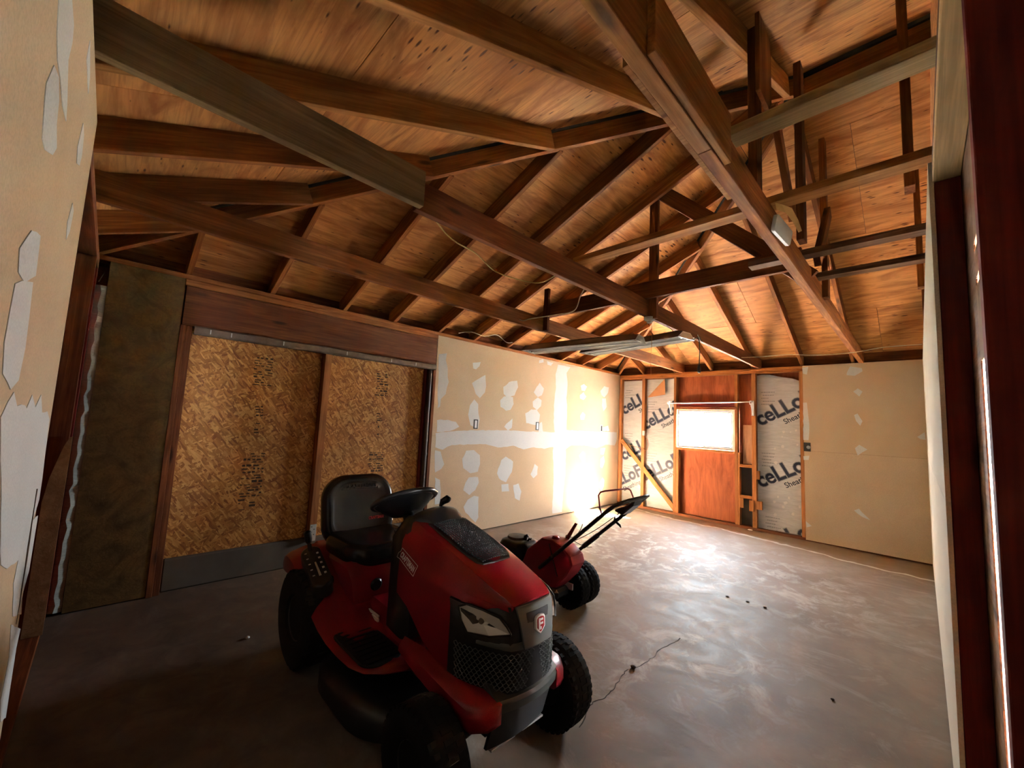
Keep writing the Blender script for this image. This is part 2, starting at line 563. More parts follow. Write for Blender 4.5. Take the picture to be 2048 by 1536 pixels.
def text_mesh(body, size, bold=0.0, depth=0.0006, xscale=1.0, spacing=1.0):
    cu = bpy.data.curves.new('lettering', 'FONT')
    cu.body = body
    cu.size = size
    cu.offset = bold
    cu.extrude = depth
    cu.space_character = spacing
    cu.resolution_u = 3
    ob = bpy.data.objects.new('lettering', cu)
    COL.objects.link(ob)
    me = bpy.data.meshes.new_from_object(ob)
    bpy.data.objects.remove(ob)
    bpy.data.curves.remove(cu)
    for v in me.vertices:
        v.co.x *= xscale
    return me
def link_mesh(name, me, mat, parent=None, matrix=None):
    me.materials.clear()
    me.materials.append(MATS[mat])
    o = bpy.data.objects.new(name, me)
    COL.objects.link(o)
    if matrix is not None:
        o.matrix_world = matrix
    if parent is not None:
        o.parent = parent
    return o

# ------------------------------------------------------------------ room dimensions
XL, YF, YN, XR = -4.033, 6.892, -0.13, 0.052       # inner faces of the left, far, near and right walls
PLATE = 2.44
PITCH = 0.412
RN = -0.15                                           # near rafter foot line
RIDGE_Y = (YF + RN) / 2
RIDGE_D = (YF - RN) / 2
PEAK_X = XL + RIDGE_D
CT = math.cos(math.atan(PITCH))
RD = 0.14                                            # rafter depth
ADDED_BAY_X = 3.0
SUN_SLOT_Y0, SUN_SLOT_Y1 = 2.4, 2.62                            # slot in the added bay's outer side, sized for the light it lets in

# ------------------------------------------------------------------ floor
floor = MB().box((-4.3, -0.4, -0.1), (ADDED_BAY_X + 0.1, 7.15, 0.0)).build('floor', 'concrete')
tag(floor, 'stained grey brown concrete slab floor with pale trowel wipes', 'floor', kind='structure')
def strip(pts, w, z, name, mat, parent):
    mb = MB()
    L, R_ = [], []
    for i, p in enumerate(pts):
        a = Vector(pts[max(0, i - 1)]); c = Vector(pts[min(len(pts) - 1, i + 1)])
        t = (c - a).normalized()
        s = Vector((-t.y, t.x)) * w[i] / 2
        L.append((p[0] + s.x, p[1] + s.y)); R_.append((p[0] - s.x, p[1] - s.y))
    rings = [[(a[0], a[1], z), (c[0], c[1], z), (c[0], c[1], z - 0.0008), (a[0], a[1], z - 0.0008)] for a, c in zip(L, R_)]
    mb.loft(rings)
    return mb.build(name, mat, parent)
CRACK = [(-1.167, 1.71), (-1.213, 1.86), (-1.224, 1.92), (-1.202, 2.004), (-1.213, 2.097), (-1.244, 2.229), (-1.254, 2.304), (-1.232, 2.338), (-1.218, 2.447), (-1.211, 2.529), (-1.221, 2.654), (-1.205, 2.765), (-1.192, 2.957)]
cp = []
for i in range(len(CRACK) - 1):
    a, c = Vector(CRACK[i]), Vector(CRACK[i + 1])
    for k in range(4):
        q = a.lerp(c, k / 4)
        cp.append((q.x + random.uniform(-0.007, 0.007), q.y + random.uniform(-0.004, 0.004)))
strip(cp, [0.0045 * random.uniform(0.5, 1.3) for _ in cp], 0.001, 'crack', 'crack_dark', floor)

# ------------------------------------------------------------------ roof framing and sheathing
ceiling = structure('ceiling', 'open hip roof of bare rafters and plywood sheathing over ceiling joists', 'roof')
def zb(d):
    return PLATE + PITCH * d
SHEATH = RD / CT
def clip_poly(poly, axis, lim, keep_less):
    out = []
    for i in range(len(poly)):
        a, c = poly[i], poly[(i + 1) % len(poly)]
        ia = (a[axis] <= lim) == keep_less or a[axis] == lim
        ic = (c[axis] <= lim) == keep_less or c[axis] == lim
        if ia: out.append(a)
        if ia != ic:
            t = (lim - a[axis]) / (c[axis] - a[axis])
            out.append((a[0] + t * (c[0] - a[0]), a[1] + t * (c[1] - a[1])))
    return out
def slope_panels(origin, eu, ev, poly, stagger):
    nn = eu.cross(ev)
    s_ = 1 if nn.z > 0 else -1
    MB().loft([[tuple(origin + eu * p[0] + ev * p[1] + nn * s_ * h) for p in poly] for h in (0.0125, 0.03)]).build('roof_deck', 'dark_metal', ceiling)
    """sheets of plywood on one roof slope; poly in (u along the eave, v up the slope)."""
    n = eu.cross(ev)
    if n.z < 0: n = -n
    vmax = max(p[1] for p in poly); umax = max(p[0] for p in poly); umin = min(p[0] for p in poly)
    row = 0
    v = 0.0
    while v < vmax:
        u = umin - (1.22 if row % 2 else 0.0) - stagger
        while u < umax:
            q = poly
            for ax, lim, less in ((0, u + 0.0015, False), (0, u + 2.4385, True), (1, v + 0.0015, False), (1, v + 1.2175, True)):
                q = clip_poly(q, ax, lim, less)
                if len(q) < 3: break
            if len(q) >= 3:
                cu = sum(p[0] for p in q) / len(q); cv = sum(p[1] for p in q) / len(q)
                area = abs(sum(q[i][0] * q[(i + 1) % len(q)][1] - q[(i + 1) % len(q)][0] * q[i][1] for i in range(len(q)))) / 2
                if area > 0.01:
                    m = frame(eu, ev, n, origin + eu * cu + ev * cv)
                    if m.to_3x3().determinant() < 0:
                        m = frame(-eu, ev, n, origin + eu * cu + ev * cv)
                        pl = [(-(p[0] - cu), p[1] - cv) for p in q]
                    else:
                        pl = [(p[0] - cu, p[1] - cv) for p in q]
                    MB().prism(pl, 0.0, 0.012).build('roof_panel', 'sheathing_ply', ceiling, matrix=m)
            u += 2.44
        v += 1.22
        row += 1
OV = 0.35
zE = zb(-OV) + SHEATH
vtop = (RIDGE_D + OV) / CT
# left hip end
slope_panels(Vector((XL - OV, RN - OV, zE)), Vector((0, 1, 0)), Vector((CT, 0, CT * PITCH)),
             [(0, 0), (YF - RN + 2 * OV, 0), (RIDGE_D + OV, vtop)], 0.35)
# far slope
slope_panels(Vector((XL - OV, YF + OV, zE)), Vector((1, 0, 0)), Vector((0, -CT, CT * PITCH)),
             [(0, 0), (ADDED_BAY_X - XL + OV, 0), (ADDED_BAY_X - XL + OV, vtop), (RIDGE_D + OV, vtop)], 0.8)
# near slope
slope_panels(Vector((XL - OV, RN - OV, zE)), Vector((1, 0, 0)), Vector((0, CT, CT * PITCH)),
             [(0, 0), (ADDED_BAY_X - XL + OV, 0), (ADDED_BAY_X - XL + OV, vtop), (RIDGE_D + OV, vtop)], 0.2)

RW = 0.038
def rafter(foot, inward, d1, mat='rafter_wood', name='rafter', extra=0.09, w=RW, h=RD):
    """foot on the inner wall face; inward = unit plan vector; runs to plan distance d1."""
    ix, iy = inward
    p0 = Vector((foot[0] - ix * extra, foot[1] - iy * extra, zb(-extra)))
    p1 = Vector((foot[0] + ix * d1, foot[1] + iy * d1, zb(d1)))
    t = (p1 - p0).normalized()
    side = Vector((0, 0, 1)).cross(t)
    up = t.cross(side)
    return board(name, p0, p1, w, h, mat, ceiling, up=up)
# caps over the ridge and hips
pk = Vector((PEAK_X, RIDGE_Y, zb(RIDGE_D) + SHEATH + 0.03))
MB().tube([pk, Vector((ADDED_BAY_X, RIDGE_Y, pk.z))], 0.08, 6).build('ridge_cap', 'dark_metal', ceiling)
for yy in (RN - OV, YF + OV):
    MB().tube([pk, Vector((XL - OV, yy, zE + 0.03))], 0.06, 6).build('ridge_cap', 'dark_metal', ceiling)
HW = 0.022
for y in (0.35, 0.94, 1.586, 2.14, 2.73, 3.28, 3.87, 4.49, 5.10, 5.66, 6.21):
    d = min(y - RN, YF - y, RIDGE_D) - HW
    o = rafter((XL, y), (1, 0), d)
for x in (-3.58, -2.99, -2.39, -1.785, -1.16, -0.60, 0.62, 1.22, 1.82, 2.42):
    d = min(x - XL, RIDGE_D) - HW
    o = rafter((x, YF), (0, -1), d)
for x in (-3.56, -2.98, -2.39, -1.79, -1.16, -0.60, 0.62, 1.22, 1.82, 2.42):
    d = min(x - XL, RIDGE_D) - HW
    rafter((x, RN), (0, 1), d, 'honey_wood' if x in (-1.79, -1.16, -0.60) else 'rafter_wood')
# hips and ridge
def hip(y0, sy):
    p0 = Vector((XL - 0.08, y0 - sy * 0.08, zb(-0.08)))
    p1 = Vector((PEAK_X, RIDGE_Y, zb(RIDGE_D)))
    t = (p1 - p0).normalized()
    side = Vector((0, 0, 1)).cross(t)
    return board('hip_rafter', p0, p1, RW, RD - 0.005, 'rafter_wood', ceiling, up=t.cross(side))
hip(RN, 1)
hip(YF, -1)
slab('ridge_board', (PEAK_X, RIDGE_Y - 0.019, zb(RIDGE_D) - 0.03), (ADDED_BAY_X, RIDGE_Y + 0.019, zb(RIDGE_D) + 0.155), 'rafter_wood', ceiling)
# ceiling joists along the depth of the room
JB, JT = 2.395, 2.545
slab('ceiling_joist', (-2.868, RN - 0.07, JB), (-2.83, YF + 0.08, JT), 'rafter_wood', ceiling)
slab('ceiling_joist', (-1.705, 0.95, JB), (-1.667, YF + 0.08, JT), 'red_wood', ceiling)
o = slab('ceiling_joist', (-1.668, RN - 0.07, JB + 0.005), (-1.630, 0.966, JT + 0.03), 'grey_wood', ceiling)
o['label'] = 'weathered grey length of joist sistered on at the near end'
slab('ceiling_joist', (-0.535, 1.42, JB), (-0.487, YF + 0.08, JT), 'rafter_wood', ceiling)
slab('ceiling_joist', (-0.535, RN - 0.07, JB), (-0.487, 1.418, JT + 0.02), 'honey_wood', ceiling)
MB().box((-0.553, 0.92, JB + 0.002), (-0.5355, 1.80, JT - 0.02)).build('splice_plate', 'honey_wood', ceiling, bevel=0.001)
slab('splice_plate', (-0.4865, 0.93, JB + 0.004), (-0.462, 1.55, JT + 0.045), 'honey_wood', ceiling)
# flat ties lying on top of the joists, towards the right wall
for y, x0 in ((1.645, -0.487), (2.275, -1.70), (3.07, -0.80), (3.57, -0.62)):
    slab('tie_board', (x0, y - 0.045, JT + 0.001), (0.131, y + 0.045, JT + 0.039), 'cream_wood' if y < 2 else 'dusty_wood' if y > 3 else 'honey_wood', ceiling)
# truss in the middle of the span
TY = 3.285
slab('truss_tie', (-2.87, TY - 0.02, 2.55), (-0.535, TY + 0.018, 2.70), 'red_wood', ceiling)
slab('truss_post', (-1.667, TY + 0.02, 2.37), (-1.59, TY + 0.058, zb(TY - RN) - 0.04), 'red_wood', ceiling)
slab('truss_post', (-2.829, TY - 0.06, 2.40), (-2.77, TY - 0.022, 2.86), 'red_wood', ceiling)
board('truss_brace', (-1.60, TY + 0.04, 3.47), (-0.535, TY + 0.04, 2.44), 0.038, 0.12, 'red_wood', ceiling)
# hangers and braces from the ridge to the heavy joist
slab('hanger_post', (-0.535, 2.04, 2.545), (-0.498, 2.13, zb(2.06 - RN) + 0.03), 'red_wood', ceiling)
slab('hanger_gusset', (-0.497, 2.02, 3.02), (-0.478, 2.24, zb(2.1 - RN) + 0.06), 'rafter_wood', ceiling, axis=2)
board('hanger_brace', (-0.47, 2.20, 3.04), (-0.47, 2.62, 2.60), 0.03, 0.075, 'rafter_wood', ceiling, up=(0, 1, 0.9))
slab('hanger_post', (-0.475, 2.76, 2.545), (-0.437, 2.85, zb(2.80 - RN) + 0.02), 'red_wood', ceiling)
slab('hanger_post', (-0.486, 3.72, 2.45), (-0.448, 3.81, zb(YF - 3.8) + 0.01), 'rafter_wood', ceiling)
board('hanger_brace', (-0.43, 3.62, 3.10), (-0.43, 3.10, 2.56), 0.038, 0.085, 'red_wood', ceiling, up=(0, 1, -1))
# studs above the right wall, carrying the roof
for y, x in ((2.58, -0.014), (4.35, 0.025), (5.8, 0.06), (1.2, 0.07)):
    d = min(y - RN, YF - y)
    slab('gable_stud', (x, y - 0.045, JT + 0.04), (x + 0.038, y + 0.045, zb(d) + 0.12), 'rafter_wood', ceiling)
# eave blocking behind the rafter feet
slab('eave_board', (XL - 0.135, RN - 0.3, PLATE - 0.06), (XL - 0.115, YF + 0.3, zb(-0.115) + SHEATH + 0.01), 'red_wood', ceiling)
slab('eave_board', (XL - 0.12, YF + 0.115, PLATE - 0.06), (ADDED_BAY_X, YF + 0.135, zb(-0.115) + SHEATH + 0.01), 'red_wood', ceiling)
slab('eave_board', (XL - 0.12, RN - 0.135, PLATE - 0.06), (ADDED_BAY_X, RN - 0.115, zb(-0.115) + SHEATH + 0.01), 'red_wood', ceiling)

# ------------------------------------------------------------------ patches of joint compound on a wall
MUD_N = [0]
def mud(poly, to_world, nrm, parent, amp=0.006, mat='joint_compound', th=0.0007):
    MUD_N[0] += 1
    th += 0.00001 * MUD_N[0]
    pl = ragged(poly, amp)
    n = Vector(nrm)
    a = [Vector(to_world(p)) for p in pl]
    mb = MB()
    mb.loft([[tuple(p) for p in a], [tuple(p + n * th) for p in a]])
    return mb.build('mud_patch', mat, parent)

# ------------------------------------------------------------------ left wall
wl = structure('wall_left', 'left wall of tan drywall beside a boarded garage door opening', 'wall')
slab('siding_panel', (-4.17, -0.40, -0.05), (-4.15, 7.10, 2.46), 'red_ply', wl)
for a, c in (((2.715, 0.012), (5.13, 1.205)), ((5.132, 0.012), (YF, 1.205)), ((2.715, 1.207), (5.13, 2.40)), ((5.132, 1.207), (YF, 2.40))):
    slab('drywall_sheet', (XL - 0.0125, a[0], a[1]), (XL, c[0], c[1]), 'tan_drywall', wl, bevel=0.0005, axis=0)
MUD_LEFT = [[(2.738, 2.175), (2.86, 2.202), (2.847, 2.12), (2.884, 2.013), (2.882, 1.917), (2.912, 1.856), (2.892, 1.79), (2.869, 1.709), (2.808, 1.641), (2.806, 1.548), (2.77, 1.53)], [(3.263, 2.146), (3.393, 2.173), (3.375, 2.119), (3.323, 2.069), (3.28, 2.072)], [(3.272, 1.878), (3.387, 1.958), (3.491, 2.013), (3.518, 1.868), (3.501, 1.78), (3.417, 1.701), (3.347, 1.75)], [(3.262, 1.593), (3.32, 1.672), (3.39, 1.618), (3.409, 1.501), (3.437, 1.418), (3.413, 1.3), (3.291, 1.346), (3.238, 1.476)], [(3.827, 1.881), (3.935, 1.965), (4.089, 2.0), (4.117, 1.909), (4.051, 1.791), (3.925, 1.745), (3.846, 1.792)], [(3.779, 1.698), (3.848, 1.757), (4.026, 1.762), (4.046, 1.662), (3.987, 1.585), (3.899, 1.566), (3.797, 1.61)], [(4.459, 1.864), (4.512, 1.947), (4.581, 2.023), (4.686, 1.944), (4.638, 1.84), (4.551, 1.804)], [(4.439, 1.727), (4.551, 1.794), (4.643, 1.761), (4.633, 1.672), (4.548, 1.608), (4.45, 1.651)], [(4.29, 1.546), (4.418, 1.606), (4.533, 1.617), (4.612, 1.543), (4.603, 1.445), (4.519, 1.384), (4.319, 1.406)], [(3.877, 1.346), (3.972, 1.421), (4.034, 1.46), (4.03, 1.333), (3.956, 1.291)], [(4.606, 1.406), (4.663, 1.437), (4.703, 1.291), (4.599, 1.28)], [(5.001, 2.359), (5.326, 2.36), (5.227, 2.251), (5.263, 2.105), (5.25, 1.849), (5.282, 1.597), (5.282, 1.303), (5.279, 1.052), (5.286, 0.639), (5.253, 0.336), (5.238, 0.035), (4.995, 0.044), (4.993, 0.338), (4.996, 0.654), (4.953, 0.995), (4.984, 1.277), (4.947, 1.458), (4.94, 1.742), (4.967, 1.991), (4.945, 2.196)], [(2.766, 1.238), (3.139, 1.277), (3.856, 1.292), (4.951, 1.286), (5.281, 1.324), (5.983, 1.321), (6.822, 1.321), (6.842, 1.187), (6.764, 1.078), (6.451, 1.091), (6.159, 1.035), (5.763, 1.082), (5.434, 1.083), (5.298, 1.032), (4.934, 1.055), (4.749, 1.033), (4.511, 1.058), (4.289, 1.032), (4.073, 1.079), (3.775, 1.055), (3.561, 1.107), (3.256, 1.1), (3.013, 1.1), (2.883, 1.039), (2.779, 1.071)], [(2.772, 1.392), (2.932, 1.398), (3.051, 1.379), (3.105, 1.324), (3.019, 1.274), (2.783, 1.246)], [(5.634, 2.078), (5.726, 2.127), (5.817, 2.085), (5.752, 2.0), (5.657, 2.002)], [(5.612, 1.921), (5.715, 1.979), (5.803, 1.914), (5.722, 1.841), (5.626, 1.867)], [(5.643, 1.571), (5.714, 1.645), (5.792, 1.601), (5.759, 1.51), (5.665, 1.507)], [(6.233, 2.043), (6.356, 2.149), (6.511, 2.14), (6.493, 2.042), (6.367, 1.936), (6.279, 1.976)], [(6.294, 1.919), (6.411, 1.928), (6.453, 1.776), (6.357, 1.694), (6.301, 1.79)], [(6.329, 1.393), (6.522, 1.434), (6.571, 1.34), (6.353, 1.335)], [(6.284, 1.022), (6.453, 1.032), (6.395, 0.905), (6.289, 0.919)], [(6.293, 0.838), (6.396, 0.893), (6.444, 0.788), (6.364, 0.675), (6.291, 0.701)], [(6.28, 0.429), (6.372, 0.515), (6.446, 0.464), (6.435, 0.35), (6.362, 0.276), (6.276, 0.339)], [(5.642, 0.91), (5.749, 0.984), (5.828, 0.939), (5.817, 0.786), (5.78, 0.766)], [(5.696, 0.597), (5.785, 0.679), (5.94, 0.628), (5.908, 0.498), (5.738, 0.509)], [(2.773, 1.033), (2.848, 1.017), (2.881, 0.947), (2.916, 0.869), (2.883, 0.809), (2.793, 0.776)], [(2.797, 0.723), (2.874, 0.688), (2.894, 0.55), (2.886, 0.415), (2.822, 0.407)], [(3.187, 0.923), (3.241, 1.019), (3.367, 1.033), (3.471, 0.965), (3.479, 0.849), (3.453, 0.75), (3.325, 0.741), (3.205, 0.811)], [(3.254, 0.632), (3.308, 0.693), (3.458, 0.684), (3.474, 0.617), (3.427, 0.522), (3.335, 0.474), (3.226, 0.539)], [(3.307, 0.42), (3.411, 0.451), (3.488, 0.436), (3.489, 0.272), (3.507, 0.172), (3.457, 0.114), (3.288, 0.263), (3.252, 0.33)], [(3.787, 0.717), (3.86, 0.887), (3.943, 0.938), (4.088, 0.863), (4.072, 0.72), (3.967, 0.584), (3.828, 0.645)], [(4.11, 0.539), (4.213, 0.55), (4.288, 0.435), (4.256, 0.311), (4.161, 0.356)], [(4.465, 0.663), (4.541, 0.81), (4.617, 0.769), (4.609, 0.655), (4.526, 0.603)], [(3.882, 0.564), (4.019, 0.563), (4.039, 0.456), (3.901, 0.467)], [(4.545, 2.366), (4.634, 2.389), (4.652, 2.341), (4.548, 2.317)], [(4.727, 2.372), (4.886, 2.374), (4.825, 2.314), (4.746, 2.324)]]
for P in MUD_LEFT:
    mud(P, lambda p: (XL, p[0], p[1]), (1, 0, 0), wl)
for y0, y1, z0, z1, m_ in ((3.335, 3.405, 1.30, 1.42, 'box_dark'), (4.53, 4.60, 1.31, 1.43, 'box_dark'), (6.27, 6.33, 1.32, 1.44, 'print_white')):
    bx = MB().box((XL, y0, z0), (XL + 0.003, y1, z1)).build('outlet_box', m_, wl)
    yc, zc = (y0 + y1) / 2, (z0 + z1) / 2
    MB().box((XL + 0.003, yc - 0.018, zc - 0.048), (XL + 0.006, yc + 0.018, zc + 0.048)).build('outlet_opening', 'print_white' if m_ == 'box_dark' else 'box_dark', bx, bevel=0.001)
slab('top_plate', (XL - 0.10, RN - 0.05, 2.402), (XL + 0.002, YF, 2.439), 'rafter_wood', wl)
slab('top_plate', (XL - 0.10, 0.335, 2.352), (XL + 0.006, 2.714, 2.400), 'rafter_wood', wl)
slab('header_beam', (XL - 0.09, 0.345, 2.035), (XL - 0.004, 2.714, 2.350), 'red_wood', wl)
slab('door_jamb', (XL - 0.10, 0.335, 0.0), (XL + 0.02, 0.372, 2.034), 'red_wood', wl)
slab('door_jamb', (XL - 0.10, 0.373, 0.0), (XL + 0.008, 0.412, 2.034), 'red_wood', wl)
slab('door_jamb', (XL - 0.10, 2.676, 0.0), (XL + 0.006, 2.714, 2.034), 'red_wood', wl)
slab('door_jamb', (XL - 0.09, 2.585, 0.0), (XL - 0.02, 2.674, 2.034), 'dark_red_wood', wl)
for a, c in ((0.413, 1.432), (1.50, 2.60)):
    p = slab('osb_panel', (XL - 0.075, a, 0.24), (XL - 0.060, c, 2.03), 'osb_board', wl, axis=0)
    # faded mill stamps: rows of broken dark bars, running up the sheet
    mb = MB()
    yc = a + (c - a) * 0.52
    for z0, z1, wd in ((1.62, 1.86, 0.15), (1.33, 1.44, 0.07), (0.55, 1.02, 0.17), (1.20, 1.30, 0.05)):
        z = z0
        while z < z1:
            hgt = random.uniform(0.010, 0.022)
            y = yc - wd / 2 + random.uniform(0, 0.02)
            while y < yc + wd / 2:
                ww = random.uniform(0.015, 0.05)
                if random.random() < 0.72:
                    mb.box((XL - 0.0605, y, z), (XL - 0.0596, min(y + ww, yc + wd / 2), z + hgt * random.uniform(0.5, 1)))
                y += ww + random.uniform(0.006, 0.018)
            z += hgt + random.uniform(0.006, 0.012)
    mb.build('printed_stamp', 'print_ink', wl)
pst = slab('door_post', (XL - 0.06, 1.435, 0.22), (XL + 0.018, 1.497, 1.975), 'stud_wood', wl)
bk = MB().box((XL + 0.018, 1.438, 0.22), (XL + 0.022, 1.494, 0.37)).build('post_bracket', 'galvanised', wl, bevel=0.001)
for k in range(5):
    MB().box((XL + 0.022, 1.448 + 0.022 * (k % 2), 0.25 + k * 0.024), (XL + 0.0235, 1.456 + 0.022 * (k % 2), 0.258 + k * 0.024)).build('nail_hole', 'box_dark', bk)
# sliding door track: a rolled steel channel under the header and its drop at the right
tr = MB()
pr = [(0.0, 0.0), (0.062, 0.0), (0.068, 0.012), (0.068, 0.05), (0.062, 0.062), (0.0, 0.062), (0.0, 0.054), (0.055, 0.054), (0.058, 0.05), (0.058, 0.014), (0.052, 0.009), (0.0, 0.009)]
tr.loft([[(XL - 0.01 + a, y, 1.973 + c) for a, c in pr] for y in (0.42, 2.68)])
track = tr.build('door_track', 'track_steel', wl)
for y in (0.52, 0.66, 1.05, 1.62, 2.10, 2.40):
    MB().box((XL + 0.058, y, 1.985), (XL + 0.0595, y + 0.006, 2.02)).build('track_scratch', 'galvanised', track)
dt = MB().tube([(XL + 0.0, 2.63, 0.0), (XL + 0.0, 2.63, 1.97)], 0.026, 10).build('door_track', 'dark_steel', wl, smooth=40)
MB().tube([(XL + 0.0, 2.63, 0.98), (XL + 0.0, 2.63, 1.01)], 0.031, 10).build('track_collar', 'dark_steel', dt, smooth=40)
slab('concrete_curb', (XL - 0.14, 0.413, 0.0), (XL - 0.03, 2.674, 0.243), 'curb_concrete', wl, bevel=0.012)
MB().loft([[(XL + 0.0, -0.075, 0.01), (XL + 0.014, -0.075, 0.01), (XL + 0.014, 0.333, 0.01), (XL, 0.333, 0.01)],
           [(XL + 0.0, -0.088, 2.40), (XL + 0.014, -0.088, 2.40), (XL + 0.014, 0.333, 2.40), (XL, 0.333, 2.40)]]).build('plywood_panel', 'olive_ply', wl)
rings = []
for k in range(46):
    z = 0.02 + 2.20 * k / 45
    j = 0.006 * math.sin(k * 1.9) + random.uniform(-0.004, 0.004)
    rings.append([(XL - 0.06, -0.20, z), (XL - 0.004 + j, -0.15, z), (XL + 0.014 + j * 0.7, -0.115 + j, z), (XL + 0.006, -0.078 + j * 0.3, z), (XL - 0.06, -0.06, z)])
MB().loft(rings).build('insulation_strip', 'insulation_foil', wl, smooth=35)
for z, h in ((1.37, 0.03), (0.78, 0.035), (0.50, 0.05)):
    MB().box((XL - 0.005, -0.115, z), (XL + 0.006, -0.09, z + h)).build('clip', 'box_dark', wl, bevel=0.002)
slab('corner_stud', (XL - 0.09, -0.075, 0.0), (XL - 0.062, 0.33, 2.40), 'dark_red_wood', wl)

# ------------------------------------------------------------------ far wall
wf = structure('wall_far', 'far wall with open studs, foam board and a small window beside drywall', 'wall')
SB, SF = 6.99, 6.902                                  # back of the stud bays, face of the studs
WX0, WX1, WZ0, WZ1 = -2.925, -2.035, 1.135, 1.765
for a, c in (((-4.20, -0.05), (WX0, 2.46)), ((WX1, -0.05), (0.13, 2.46)), ((WX0, -0.05), (WX1, WZ0)), ((WX0, WZ1), (WX1, 2.46)),
             ((1.42, -0.05), (ADDED_BAY_X, 2.46)), ((0.13, -0.05), (0.24, 2.46)), ((0.24, 2.43), (1.42, 2.46))):  # gap at the added bay's far end lets daylight reach the slit
    slab('siding_panel', (a[0], SB + 0.02, a[1]), (c[0], SB + 0.035, c[1]), 'red_ply', wf)
slab('sheathing_panel', (-2.955, SB, 0.04), (-1.99, SB + 0.012, 1.10), 'red_ply', wf, axis=2)
slab('sheathing_panel', (-2.955, SB, 1.80), (-1.99, SB + 0.012, 2.33), 'red_ply', wf, axis=2)
slab('sheathing_panel', (-1.985, SB, 0.95), (-1.75, SB + 0.012, 2.33), 'red_ply', wf, axis=2)
slab('sheathing_panel', (-1.985, SB, 0.04), (-1.75, SB + 0.012, 0.945), 'bay_dark', wf, axis=2)
def stud(x0, x1, z0=0.038, z1=2.325, mat='stud_wood', y0=SF, y1=SB - 0.002, name='stud'):
    return slab(name, (x0, y0, z0), (x1, y1, z1), mat, wf)
stud(-4.03, -3.985)
stud(-3.575, -3.517)
stud(-2.985, -2.940)
stud(-2.938, -2.895, 0.038, WZ0 - 0.05)
stud(-2.027, -1.985)
stud(-1.983, -1.960, 0.038, WZ0 - 0.02)
stud(-1.792, -1.735)
stud(-1.19, -1.148)
stud(-0.60, -0.562, mat='red_wood')
stud(0.0, 0.04, mat='red_wood')
slab('bottom_plate', (-4.03, SF, 0.0), (0.05, SB - 0.002, 0.038), 'red_wood', wf)
slab('top_plate', (-4.03, SF - 0.004, 2.326), (0.13, SB + 0.012, 2.362), 'rafter_wood', wf)
slab('top_plate', (-4.03, SF - 0.006, 2.364), (ADDED_BAY_X, SB + 0.012, 2.40), 'rafter_wood', wf)
slab('window_header', (-2.939, SF + 0.01, WZ1 + 0.012), (-2.028, SB - 0.004, 1.90), 'dark_red_wood', wf)
slab('window_trim', (-2.939, SF - 0.012, WZ1 + 0.002), (-2.0, SF + 0.008, WZ1 + 0.05), 'red_wood', wf)
slab('window_sill', (-2.939, SF, WZ0 - 0.045), (-2.028, SB - 0.004, WZ0 - 0.007), 'stud_wood', wf)
board('diagonal_brace', (-4.01, SF + 0.012, 1.155), (-2.965, SF + 0.012, 0.045), 0.022, 0.075, 'stud_wood', wf, up=(0.73, 0, 0.69))
# blocking between the two studs right of the window
slab('blocking', (-1.959, SF + 0.002, 0.90), (-1.793, SF + 0.04, 0.945), 'stud_wood', wf)
slab('blocking', (-1.959, SF + 0.002, 0.44), (-1.793, SF + 0.04, 0.485), 'stud_wood', wf)
slab('blocking', (-1.955, SF - 0.02, 0.30), (-1.905, SF, 0.44), 'stud_wood', wf)
slab('blocking', (-1.83, SF - 0.02, 0.27), (-1.77, SF, 0.43), 'stud_wood', wf)
slab('blocking', (-1.735, SF - 0.025, 0.31), (-1.66, SF + 0.02, 0.43), 'stud_wood', wf)
slab('blocking', (-1.735, SF - 0.012, 0.74), (-1.69, SF + 0.02, 0.87), 'stud_wood', wf)
slab('pale_panel', (-1.925, SB - 0.035, 0.95), (-1.795, SB - 0.023, 1.54), 'pale_ply', wf)
# drywall at the right of the far wall
slab('drywall_sheet', (-1.145, YF - 0.0005, 0.015), (0.055, SF - 0.0005, 1.21), 'tan_drywall', wf, bevel=0.0005, axis=1)
slab('drywall_sheet', (-1.145, YF - 0.0005, 1.212), (0.055, SF - 0.0005, 2.40), 'tan_drywall', wf, bevel=0.0005, axis=1)
MUD_FAR = [[(-0.66, 2.275), (-0.626, 2.356), (-0.509, 2.328), (-0.502, 2.287), (-0.581, 2.229), (-0.661, 2.243)], [(-0.602, 2.024), (-0.554, 2.064), (-0.509, 2.022), (-0.542, 1.957)], [(-0.602, 1.717), (-0.563, 1.738), (-0.519, 1.638), (-0.544, 1.577), (-0.581, 1.636)], [(-0.605, 1.292), (-0.558, 1.336), (-0.483, 1.282), (-0.577, 1.195)], [(-0.633, 0.497), (-0.586, 0.525), (-0.478, 0.401), (-0.551, 0.425)], [(-0.027, 1.466), (0.041, 1.526), (0.044, 1.434), (-0.001, 1.44)], [(-1.146, 2.368), (-1.073, 2.386), (-1.093, 2.276), (-1.138, 2.289)], [(-1.145, 1.881), (-1.1, 1.881), (-1.08, 1.534), (-1.092, 1.362), (-1.15, 1.358)], [(-1.154, 1.132), (-1.087, 1.149), (-1.096, 1.088), (-1.15, 1.083)], [(-1.145, 0.258), (-1.078, 0.21), (-1.135, 0.177)]]
for P in MUD_FAR:
    mud(P, lambda p: (p[0], YF, p[1]), (0, -1, 0), wf, 0.004)
ob = MB().box((-1.148, YF - 0.008, 1.205), (-1.07, YF + 0.008, 1.325)).build('outlet_box', 'box_dark', wf, bevel=0.002)
MB().lathe([(0.001, 0), (0.022, 0), (0.024, 0.004), (0.018, 0.008), (0.001, 0.008)], 14, frame((1, 0, 0), (0, 0, 1), (0, -1, 0), (-1.093, YF - 0.008, 1.262))).build('socket', 'print_grey', ob)
